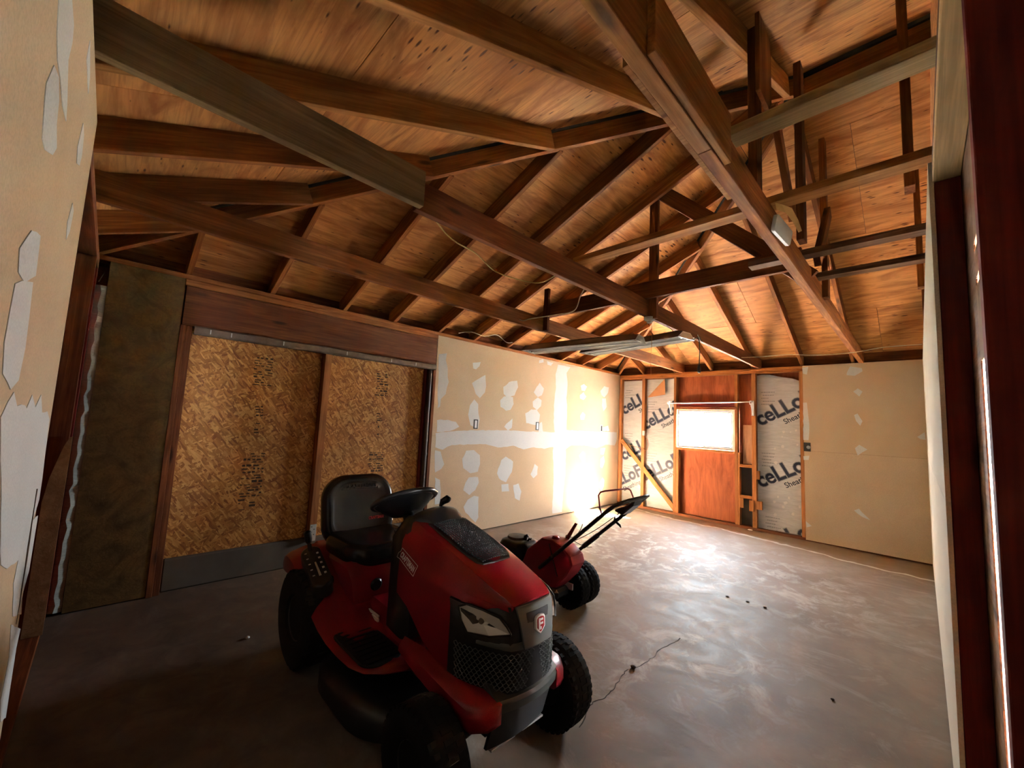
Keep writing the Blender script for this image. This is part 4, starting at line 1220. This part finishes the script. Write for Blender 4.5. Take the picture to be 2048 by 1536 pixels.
# headlights
def headlight(s):
    out = [Vector((1.183, -.207, .664)), Vector((1.231, -.205, .689)), Vector((1.30, -.181, .684)), Vector((1.362, -.152, .669)), Vector((1.385, -.135, .640)), Vector((1.399, -.123, .611)), Vector((1.330, -.170, .594)), Vector((1.240, -.203, .586)), Vector((1.205, -.208, .62))]
    def m(v): return Vector((v.x, v.y * -s, v.z))
    cen = sum(out, Vector()) / len(out)
    nrm = Vector((.55, -.82, .12)).normalized()
    o1 = [m(p + nrm * .006) for p in out]
    # stepped reflector: outer flat facet, then a bowl round the bulb
    bowl_c = cen + Vector((-.005, 0, -.002))
    i1 = [m(p.lerp(bowl_c, .42) + nrm * .0066) for p in out]
    i2 = [m(p.lerp(bowl_c, .72) + nrm * .0056) for p in out]
    mb = MB()
    n_ = len(out)
    vs = [tuple(p) for p in o1] + [tuple(p) for p in i1] + [tuple(p) for p in i2] + [tuple(m(p - nrm * .004)) for p in out]
    fs = []
    for a_, b_ in ((0, 1), (1, 2)):
        for k in range(n_):
            fs.append((a_ * n_ + k, a_ * n_ + (k + 1) % n_, b_ * n_ + (k + 1) % n_, b_ * n_ + k))
    fs.append(tuple(2 * n_ + k for k in range(n_)))
    for k in range(n_):
        fs.append((3 * n_ + k, 3 * n_ + (k + 1) % n_, (k + 1) % n_, k))
    fs.append(tuple(3 * n_ + k for k in reversed(range(n_))))
    hl = mb.add(vs, fs).build('headlight', 'headlight_chrome', mower)
    bc = m(bowl_c + nrm * .003); nm = m(nrm)
    up = Vector((0, 0, 1)); sx = up.cross(nm).normalized()
    MB().lathe([(.001, 0), (.011, 0), (.011, .006), (.007, .009), (.001, .009)], 14, frame(sx, nm.cross(sx), nm, bc)).build('bulb', 'rust_metal', hl, smooth=40)
    l0 = [tuple(m(p + nrm * .0105)) for p in out]
    l1 = [tuple(m(p.lerp(cen, .5) + nrm * .0135)) for p in out]
    mb = MB()
    mb.add(l0 + l1, [(k, (k + 1) % n_, n_ + (k + 1) % n_, n_ + k) for k in range(n_)] + [tuple(n_ + k for k in range(n_))])
    mb.build('headlight_lens', 'clear_lens', hl, smooth=50)
    mb = MB()
    mb.tube([m(p + nrm * .008) for p in out], .0045, 6, True)
    mb.build('headlight_rim', 'black_plastic', hl, smooth=60)
both(headlight)
# grille: honeycomb bars on two panels either side of the spine
def along(o):
    P = plan(o)
    L_ = [0]
    for a, c in zip(P, P[1:]): L_.append(L_[-1] + math.hypot(c[0] - a[0], c[1] - a[1]))
    def at(s):
        for k in range(len(P) - 1):
            if s <= L_[k + 1]:
                t = (s - L_[k]) / (L_[k + 1] - L_[k])
                return (P[k][0] + (P[k + 1][0] - P[k][0]) * t, P[k][1] + (P[k + 1][1] - P[k][1]) * t)
        return P[-1]
    return at, L_[-1]
at, LT = along(.010)
def grille(s0, s1, mir):
    mb = MB()
    nz = 11
    for r in range(nz):
        z = .412 + r * .0122
        # the panel narrows towards the bottom, following the raked spine
        f = r / (nz - 1)
        a, c = (s0 + .012 * (1 - f), s1 - .035 * (1 - f)) if not mir else (s0 + .035 * (1 - f), s1 - .012 * (1 - f))
        n_ = 30
        path = []
        for k in range(n_ + 1):
            x, y = at(a + (c - a) * k / n_)
            path.append((x + .001, y, z + (.0042 if (k + r) % 2 else -.0042)))
        mb.tube(path, .0016, 4)
        path2 = [at(a + (c - a) * k / n_) for k in range(n_ + 1)]
        for k in range(0, n_ + 1):
            if (k + r) % 2 and r < nz - 1:
                x, y = path2[k]
                mb.box((x - .001, y - .0015, z + .004), (x + .003, y + .0015, z + .0082))
    g_ = mb.build('grille', 'grey_plastic', mower)
    g_['kind'] = 'stuff'
grille(.03, LT / 2 - .012, False)
grille(LT / 2 + .012, LT - .03, True)
# bumper, its skirt, and the red corner fenders
rr = []
for k in range(17):
    y = -.172 + .344 * k / 16
    x = 1.425 - 1.1 * y * y
    zc = .0
    rr.append([(x - .11, y, .345), (x - .02, y, .338), (x - .004, y, .346), (x, y, .376), (x - .006, y, .390), (x - .03, y, .402), (x - .06, y, .425), (x - .11, y, .43)])
MB().loft(rr).build('bumper', 'bumper_plastic', mower, smooth=30)
rr = []
for k in range(9):
    y = -.16 + .32 * k / 8
    x = 1.395 - .8 * y * y
    rr.append([(x - .015, y, .34), (x, y, .34), (x - .045, y, .19), (x - .058, y, .19)])
sk = MB().loft(rr).build('bumper_skirt', 'dark_metal', mower, smooth=30)
MB().box((1.325, -.145, .182), (1.345, -.02, .19)).build('skirt_edge', 'galvanised', sk, bevel=.001)
MB().box((1.325, .02, .182), (1.345, .145, .19)).build('skirt_edge', 'galvanised', sk, bevel=.001)
def corner(s):
    rr = []
    for x, yi, yo, z0, z1 in ((.80, .205, .235, .33, .395), (.95, .20, .25, .315, .405), (1.10, .19, .262, .305, .402), (1.24, .175, .27, .295, .398), (1.335, .165, .268, .29, .392), (1.385, .160, .225, .30, .385), (1.40, .158, .19, .315, .375)):
        q = [(x, yi, z0), (x, yo - .02, z0), (x, yo, z0 + .02), (x, yo - .004, z1 - .022), (x, yo - .026, z1), (x, yi, z1 + .008)]
        rr.append([(a, s * b_, c) for a, b_, c in q])
    MB().loft(rr).build('corner_fender', 'red_paint', mower, smooth=40)
both(corner)
# chassis, engine, mower deck
MB().box((-.35, -.14, .20), (1.30, .14, .30)).build('chassis', 'black_metal', mower, bevel=.01)
MB().lathe([(.001, .30), (.17, .30), (.185, .34), (.185, .56), (.16, .60), (.001, .61)], 24, frame((1, 0, 0), (0, 1, 0), (0, 0, 1), (1.0, 0, 0))).build('engine', 'black_metal', mower, smooth=40)
MB().pillow(.84, .84, .30, [(.065, .0), (.13, .0), (.17, .03), (.185, .08)], frame((0, 1, 0), (-1, 0, 0), (0, 0, 1), (.58, 0, 0)), 10).build('cutting_deck', 'black_metal', mower, smooth=50)
for s in (-1, 1):
    MB().tube([(.95, s * .18, .12), (1.05, s * .25, .11), (1.14, s * .26, .24), (1.22, s * .20, .27)], .011, 8).build('deck_link', 'rust_metal', mower, smooth=50)
MB().tube([(1.22, -.31, .19), (1.22, 0, .23), (1.22, .31, .19)], .025, 10).build('front_axle', 'black_metal', mower, smooth=50)
MB().tube([(0, -.33, .25), (0, .33, .25)], .03, 10).build('rear_axle', 'black_metal', mower, smooth=50)
def tyre(name, cx, cy, r, w, parent, rim_r, lugs=28, steer=0.0, tyre_mat='tyre_rubber'):
    M_ = frame((1, 0, 0), (0, 0, 1), (0, -1, 0), (cx, cy, r)) @ Matrix.Rotation(steer, 4, 'Y')
    h = w / 2
    prof = [(rim_r, -h * .70), (rim_r + .012, -h * .86), (r * .80, -h), (r * .93, -h * .93), (r * .982, -h * .66), (r * .992, 0), (r * .982, h * .66), (r * .93, h * .93), (r * .80, h), (rim_r + .012, h * .86), (rim_r, h * .70)]
    mb = MB()
    mb.lathe(prof, 40, M_)
    for row, (w0, w1) in enumerate(((-.92, -.34), (-.26, .26), (.34, .92))):
        for k in range(lugs):
            a = 2 * math.pi * (k + .5 * (row == 1)) / lugs
            L_ = M_ @ Matrix.Rotation(a, 4, 'Z')
            rr0 = r * (.955 if row != 1 else .985)
            tw = r * 2 * math.pi / lugs * .32
            mb.loft([[(rr0 - .006, -tw, h * w0), (rr0 - .006, tw, h * w0), (rr0 - .006, tw, h * w1), (rr0 - .006, -tw, h * w1)],
                     [(r * (.965 if row != 1 else 1.0), -tw * .8, h * w0 * .93), (r * (.965 if row != 1 else 1.0), tw * .8, h * w0 * .93), (r * 1.0, tw * .8, h * w1 * .93), (r * 1.0, -tw * .8, h * w1 * .93)]], M=L_)
    t_ = mb.build(name, tyre_mat, parent, smooth=40)
    MB().lathe([(.001, -h * .25), (rim_r * .45, -h * .25), (rim_r * .55, -h * .45), (rim_r * .92, -h * .5), (rim_r, -h * .76), (rim_r, h * .76), (rim_r * .92, h * .5), (rim_r * .55, h * .45), (rim_r * .45, h * .25), (.001, h * .25)], 28, M_).build('wheel_rim', 'rim_paint', t_, smooth=40)
    return t_
for s in (-1, 1):
    tyre('front_wheel', 1.22, s * .355, .192, .15, mower, .085, 36)
    tyre('rear_wheel', 0.0, s * .335, .255, .21, mower, .115, 30)

# ------------------------------------------------------------------ walk-behind mower parked beyond it
wm = empty('walk_behind_mower', (-1.97, 2.62, 0))
tag(wm, 'red walk-behind mower with black loop handle and knobby tyres beyond the tractor', 'push mower')
for yw in (.075, .205):
    tyre('wheel', 0.0, yw, .160, .125, wm, .075, 26)
def W(p): return (p[0] + 1.97, p[1] - 2.62, p[2])
hp = [(-2.30, .28), (-2.24, .41), (-2.10, .525), (-1.98, .535), (-1.885, .505), (-1.81, .455), (-1.79, .40), (-1.84, .31), (-1.98, .16), (-2.20, .13)]
rr = []
for y, g in ((2.468, .92), (2.478, .975), (2.495, 1.0), (2.61, 1.0), (2.63, .97), (2.64, .92)):
    cx, cz = -2.05, .36
    rr.append([W((cx + (x - cx) * g, y, cz + (z - cz) * g)) for x, z in hp])
hsg = MB().loft(rr).build('housing', 'tiller_red', wm, smooth=25)
MB().tube([W((-2.01, 2.467, .505)), W((-1.97, 2.467, .40)), W((-1.92, 2.467, .29))], .004, 5).build('housing_seam', 'black_metal', hsg)
MB().lathe([(.001, 0), (.028, 0), (.03, .01), (.02, .022), (.001, .024)], 16, frame((1, 0, 0), (0, 1, 0), (0, 0, 1), W((-2.0, 2.53, .531)))).build('filler_cap', 'tiller_red', hsg, smooth=40)
eng = MB().pillow(.30, .27, .08, [(.17, .03), (.20, .0), (.38, .0), (.41, .015), (.425, .05)], frame((1, 0, 0), (0, 1, 0), (0, 0, 1), W((-2.44, 2.60, 0))), 6).build('engine', 'black_metal', wm, smooth=50)
MB().lathe([(.001, .40), (.085, .40), (.09, .415), (.08, .44), (.001, .445)], 20, frame((1, 0, 0), (0, 1, 0), (0, 0, 1), W((-2.47, 2.60, 0)))).build('engine_cover', 'rust_metal', eng, smooth=50)
mb = MB()
mb.tube([W((-2.38, 2.60, .41)), W((-2.375, 2.60, .455)), W((-2.36, 2.60, .468)), W((-2.345, 2.60, .455))], [.018, .016, .008, .005], 8)
mb.tube([W((-2.35, 2.60, .42)), W((-2.33, 2.60, .445)), W((-2.315, 2.60, .44)), W((-2.312, 2.60, .455))], [.012, .008, .006, .004], 8)
mb.build('carburettor_linkage', 'black_metal', eng, smooth=50)
MB().box(W((-2.60, 2.44, .13)), W((-1.90, 2.60, .20))).build('deck', 'black_metal', wm, bevel=.02)
MB().box(W((-1.96, 2.60, .17)), W((-1.88, 2.612, .215))).build('rating_sticker', 'print_white', wm)
# handlebar: two tubes joined by a bowed loop
near = [(-2.085, 2.452, .31), (-2.05, 2.45, .34), (-1.76, 2.45, .606), (-1.50, 2.45, .843), (-1.455, 2.455, .880), (-1.41, 2.475, .905), (-1.385, 2.52, .92), (-1.375, 2.60, .925), (-1.372, 2.70, .928), (-1.378, 2.77, .932), (-1.40, 2.80, .922), (-1.45, 2.803, .876), (-1.64, 2.803, .706), (-1.985, 2.803, .395), (-2.07, 2.803, .315)]
hb = MB().tube([W(p) for p in near], .0135, 10).build('handlebar', 'black_metal', wm, smooth=60)
for y, p in ((2.45, (-1.96, .424)), (2.803, (-1.90, .472)), (2.803, (-1.99, .392))):
    MB().tube([W((p[0], y - .03, p[1])), W((p[0], y + .03, p[1]))], .009, 8).build('handle_bolt', 'dark_metal', hb, smooth=60)
MB().tube([W((-2.07, 2.803, .33)), W((-2.05, 2.70, .31)), W((-2.05, 2.61, .31))], .014, 8).build('handle_bracket', 'black_metal', hb, smooth=60)
MB().tube([W((-1.80, 2.803, .56)), W((-1.93, 2.803, .445))], .0185, 10).build('handle_sleeve', 'black_metal', hb, smooth=60)
MB().tube([W((-1.645, 2.79, .74)), W((-1.655, 2.80, .70)), W((-1.61, 2.80, .675)), W((-1.60, 2.80, .66))], [.004, .011, .009, .004], 8).build('clamp_lever', 'black_metal', hb, smooth=60)
cb = MB().loft([[W(p) for p in ((-1.545, 2.60, .815), (-1.545, 2.64, .815), (-1.535, 2.64, .83), (-1.535, 2.60, .83))],
                [W(p) for p in ((-1.47, 2.58, .80), (-1.47, 2.69, .80), (-1.45, 2.69, .865), (-1.45, 2.58, .865))],
                [W(p) for p in ((-1.39, 2.58, .875), (-1.39, 2.70, .875), (-1.37, 2.70, .925), (-1.37, 2.58, .925))]]).build('control_box', 'black_plastic', hb, bevel=.006)
bail = [(-1.545, 2.45, .80), (-1.565, 2.45, .85), (-1.578, 2.452, .93), (-1.568, 2.46, .952), (-1.545, 2.48, .962), (-1.54, 2.62, .960), (-1.54, 2.78, .957), (-1.53, 2.80, .945), (-1.51, 2.803, .90), (-1.49, 2.80, .85)]
MB().tube([W(p) for p in bail], .0055, 8).build('bail_bar', 'tiller_red', hb, smooth=60)
MB().loft([[W(p) for p in ((-2.02, 2.625, .47), (-2.02, 2.635, .47), (-1.985, 2.635, .455), (-1.985, 2.625, .455))],
           [W(p) for p in ((-1.905, 2.64, .655), (-1.905, 2.65, .655), (-1.885, 2.65, .65), (-1.885, 2.64, .65))]]).build('shift_lever', 'lever_red', wm, bevel=.002)
MB().tube([W((-2.0, 2.61, .45)), W((-1.98, 2.64, .50))], .02, 8).build('lever_boot', 'black_plastic', wm, smooth=60)
def cable(pts, r, name, mat, parent=None, seg=6, sub=6):
    P = [Vector(p) for p in pts]
    out = []
    for i in range(len(P) - 1):
        p0 = P[max(0, i - 1)]; p1 = P[i]; p2 = P[i + 1]; p3 = P[min(len(P) - 1, i + 2)]
        for k in range(sub):
            t = k / sub
            out.append(0.5 * ((2 * p1) + (p2 - p0) * t + (2 * p0 - 5 * p1 + 4 * p2 - p3) * t * t + (3 * p1 - p0 - 3 * p2 + p3) * t ** 3))
    out.append(P[-1])
    return MB().tube(out, r, seg).build(name, mat, parent, smooth=60)
cable([W(p) for p in ((-2.05, 2.66, .47), (-1.95, 2.70, .50), (-1.80, 2.74, .60), (-1.60, 2.70, .75), (-1.52, 2.66, .81))], .003, 'control_cable', 'black_plastic', wm)
cable([W(p) for p in ((-1.97, 2.62, .52), (-1.95, 2.60, .56), (-1.90, 2.62, .55), (-1.87, 2.66, .60), (-1.86, 2.68, .65))], .0025, 'control_cable', 'black_plastic', wm)
cable([W(p) for p in ((-2.02, 2.75, .49), (-1.92, 2.79, .45), (-1.85, 2.80, .46))], .0025, 'control_cable', 'black_plastic', wm)

# ------------------------------------------------------------------ fluorescent shop lights hung under the joists
def shop_light(name, label, a, c, hangs):
    a, c = Vector(a), Vector(c)
    X = (c - a).normalized()
    L_ = (c - a).length
    Y = Vector((0, 0, 1)).cross(X).normalized()
    root = empty(name, (a + c) / 2)
    tag(root, label, 'shop light', 'fluorescent shop lights under the joists')
    M_ = frame(X, Y, (0, 0, 1), (0, 0, 0))
    h = L_ / 2
    prof = [(-.125, 0.0), (-.127, .004), (-.062, .058), (-.05, .062), (.05, .062), (.062, .058), (.127, .004), (.125, 0.0), (.121, 0.003), (.058, .052), (-.058, .052), (-.121, .003)]
    hood_ = MB().loft([[(x, y, z) for y, z in prof] for x in (-h, h)], M=M_).build('reflector', 'white_enamel', root)
    op = [(-.131, .001), (-.068, .066), (.068, .066), (.131, .001), (.128, .001), (.062, .0605), (-.062, .0605), (-.128, .001)]
    MB().loft([[(x, y, z) for y, z in op] for x in (-h * .995, h * .995)], M=M_).build('shaded_lamp_shell', 'shaded_lamp_shell', root)
    for s in (-1, 1):
        MB().prism([(-.121, .001), (-.06, .055), (.06, .055), (.121, .001)], s * h, s * (h - .006), M_ @ frame((0, 1, 0), (0, 0, 1), (1, 0, 0))).build('end_plate', 'galvanised', root)
        t_ = MB().tube([M_ @ Vector((-h + .03, s * .045, .018)), M_ @ Vector((h - .03, s * .045, .018))], .0155, 12).build('tube', 'tube_glass', root, smooth=60)
        for e in (-1, 1):
            MB().box((e * (h - .032) - .012, s * .045 - .018, .002), (e * (h - .032) + .012, s * .045 + .018, .05), M_).build('lamp_holder', 'white_plastic', t_, bevel=.002)
    MB().box((-h * .9, -.03, .066), (h * .9, .03, .085), M_).build('ballast_cover', 'shaded_lamp_shell', root)
    for e, w_ in zip((-1, 1), hangs):
        p0 = M_ @ Vector((e * h * .8, 0, .08)); p1 = Vector(w_) - root.location
        MB().tube([p0, p0.lerp(p1, .5) + Vector((.004, .004, 0)), p1], .0025, 5).build('hanger_wire', 'dark_steel', root)
    return root
shop_light('shop_light', 'white fluorescent shop light under the joists, left of the pair and nearer the patched wall', (-3.10, 3.30, 2.20), (-1.80, 3.44, 2.20), ((-2.85, 3.33, 2.40), (-1.69, 3.45, 2.40)))
shop_light('shop_light', 'white fluorescent shop light under the joists, right of the pair and nearer the window', (-2.72, 3.90, 2.235), (-1.47, 3.66, 2.235), ((-2.84, 3.88, 2.40), (-1.685, 3.70, 2.40)))

# ------------------------------------------------------------------ closet rod on its brackets above the window
rod = empty('curtain_rod', (-2.42, 6.80, 1.87))
tag(rod, 'thin white rod on two angled brackets above the window', 'rod')
def RL(p): return (p[0] + 2.42, p[1] - 6.80, p[2] - 1.87)
MB().tube([RL((-3.07, 6.80, 1.865)), RL((-1.76, 6.80, 1.885))], .0095, 10).build('rod', 'galvanised', rod, smooth=60)
for x in (-3.03, -1.775):
    br_ = MB().box(RL((x - .018, 6.895, 1.68)), RL((x + .018, 6.9015, 1.91))).build('bracket', 'white_enamel', rod, bevel=.001)
    MB().box(RL((x - .004, 6.79, 1.885)), RL((x + .004, 6.897, 1.905))).build('bracket_arm', 'white_enamel', br_)
    MB().tube([RL((x, 6.895, 1.70)), RL((x, 6.80, 1.86))], .006, 6).build('bracket_brace', 'white_enamel', br_)
    MB().tube([RL((x - .012, 6.80, 1.845)), RL((x - .012, 6.785, 1.87)), RL((x - .012, 6.80, 1.90))], .005, 6).build('bracket_hook', 'white_enamel', br_)

# ------------------------------------------------------------------ lamp holder with its pull string under the middle joist
lh = empty('lamp_holder_pendant', (-1.665, 3.33, 2.39))
tag(lh, 'bare ceiling lampholder with long pull string under the middle joist', 'lamp holder')
MB().lathe([(.001, 0.0), (.048, 0.0), (.05, -.012), (.042, -.026), (.025, -.034), (.022, -.05), (.001, -.05)], 20).build('base', 'white_plastic', lh, smooth=50)
MB().tube([(0.02, 0, -.03), (.022, .004, -.20), (.018, .0, -.42), (.02, .003, -.52)], .0022, 5).build('pull_string', 'kraft_paper', lh)
# black drop cord with a socket end
dc = empty('drop_cord', (-1.62, 4.36, 2.39))
tag(dc, 'black electric cord with socket end hanging from the middle joist by the lights', 'cord')
MB().tube([(-.01, 0, .01), (.0, .0, -.03), (.006, .0, -.15), (0, 0, -.30)], .005, 6).build('cord', 'black_plastic', dc, smooth=60)
MB().tube([(0, 0, -.29), (0, 0, -.32), (0, 0, -.365), (0, 0, -.375)], [.009, .016, .018, .010], 10).build('socket_end', 'black_plastic', dc, smooth=60)
MB().tube([(-.05, -.25, .02), (-.02, -.12, -.035), (0, -.03, .0), (-.01, .06, .02), (.0, .10, -.03), (.0, .03, -.02), (-.0, -.04, .03)], .004, 6).build('tangle', 'black_plastic', dc, smooth=60)

# ------------------------------------------------------------------ loose cables
def wire(label, name, pts, r, mat):
    o = cable(pts, r, name, mat)
    tag(o, label, 'cable')
    return o
wire('yellow electrical cable drooping between the grey joist and the next rafters', 'loose_cable', [(-1.7105, 1.05, 2.47), (-1.78, 1.13, 2.45), (-1.90, 1.33, 2.45), (-1.95, 1.55, 2.455), (-2.06, 1.80, 2.45), (-2.08, 2.02, 2.46), (-1.98, 2.20, 2.455), (-1.80, 2.22, 2.50), (-1.7105, 2.21, 2.51)], .0042, 'yellow_cable')
wire('pale electrical cable hanging in a loop from middle joist to left joist', 'loose_cable', [(-1.7105, 2.42, 2.44), (-1.82, 2.50, 2.40), (-1.95, 2.60, 2.33), (-2.20, 2.70, 2.36), (-2.40, 2.74, 2.38), (-2.60, 2.78, 2.40), (-2.76, 2.85, 2.42), (-2.8245, 2.86, 2.44)], .0042, 'white_cable')
wire('thin pale cable stapled across the far roof slope beside the heavy joist', 'loose_cable', [(-1.66, 5.95, 2.42), (-1.45, 6.05, 2.43), (-1.15, 6.10, 2.44), (-0.86, 6.05, 2.40), (-0.51, 5.95, 2.385), (-0.25, 5.95, 2.42), (0.045, 6.0, 2.43)], .0042, 'white_cable')
wire('thin cable looped under rafter feet along the top of the patched wall', 'loose_cable', [(-3.95, 2.95, 2.46), (-3.90, 3.10, 2.50), (-3.88, 3.30, 2.48), (-3.86, 3.50, 2.53), (-3.88, 3.70, 2.47), (-3.92, 3.85, 2.50)], .004, 'white_cable')
wire('slack brown cable strung across the open studs left of the window', 'loose_cable', [(-3.985, 6.895, 1.145), (-3.80, 6.88, 1.10), (-3.58, 6.885, 1.06), (-3.47, 6.89, 1.03), (-3.44, 6.90, 1.12), (-3.47, 6.895, 1.24), (-3.52, 6.885, 1.30)], .004, 'kraft_paper')

# ------------------------------------------------------------------ torn plastic cover with tan paper, under the ties by the heavy joist
cv = empty('plastic_cover', (-0.44, 2.30, 2.42))
tag(cv, 'white rounded plastic cover and torn tan paper fixed beside the heavy joist', 'cover')
ax_ = Vector((.0, 1.0, .10)).normalized()
nz_ = Vector((1.0, -.10, -.22)); nz_ = (nz_ - ax_ * nz_.dot(ax_)).normalized()
MCV = frame(ax_, nz_.cross(ax_), nz_, (-0.012, .0, -.002))
MB().pillow(.32, .078, .02, [(-.010, 0), (.006, .0), (.009, .004)], MCV).build('cover', 'white_plastic', cv, smooth=50)
MB().loft([[(.0, -.20, .055), (.02, -.18, .05), (.0, -.18, .03)], [(.02, -.10, .075), (.045, -.09, .06), (.02, -.09, .045)], [(.03, .0, .055), (.05, .02, .045), (.03, .02, .035)], [(.03, .13, .05), (.045, .14, .035), (.03, .14, .03)]]).build('torn_paper', 'tan_paper', cv)

# ------------------------------------------------------------------ bits lying on the slab
def lump(name, label, cat, x, y, r, mat, squash=.6, seed=1, group=None):
    rnd = random.Random(seed)
    mb = MB()
    rings = []
    for i in range(5):
        a = math.pi * i / 4
        rings.append([(r * math.sin(a) * math.cos(t) * rnd.uniform(.75, 1.2) + .0003 * math.cos(t), r * math.sin(a) * math.sin(t) * rnd.uniform(.75, 1.2) + .0003 * math.sin(t), r * squash * (1 - math.cos(a))) for t in [2 * math.pi * k / 8 for k in range(8)]])
    mb.loft(rings)
    o = mb.build(name, mat, None, smooth=60)
    o.location = (x, y, 0.0)
    tag(o, label, cat, group)
    return o
lump('pebble', 'small white pebble on the dark floor left of the tractor', 'pebble', -2.965, .754, .013, 'print_white', .5, 3)
lump('leaf_clump', 'brown leaf clump on the floor crack right of the tractor', 'debris', -1.235, 2.335, .017, 'brown_clump', .5, 5)
lump('wood_chip', 'dark wood chip on open floor, furthest left of three in a row', 'debris', -1.217, 3.931, .015, 'brown_clump', .3, 8)
lump('wood_chip', 'dark wood chip on open floor, middle of three in a row', 'debris', -1.07, 3.96, .016, 'brown_clump', .25, 9)
lump('wood_chip', 'dark wood chip on open floor, furthest right of three in a row', 'debris', -.94, 3.947, .014, 'brown_clump', .4, 10)
lump('wood_chip', 'small dark chip alone on brown floor near the right wall', 'debris', -.381, 2.914, .010, 'brown_clump', .4, 12)
lump('plaster_crumb', 'white plaster crumb at the foot of the stud right of the window', 'debris', -1.80, 6.82, .035, 'print_white', .35, 14)
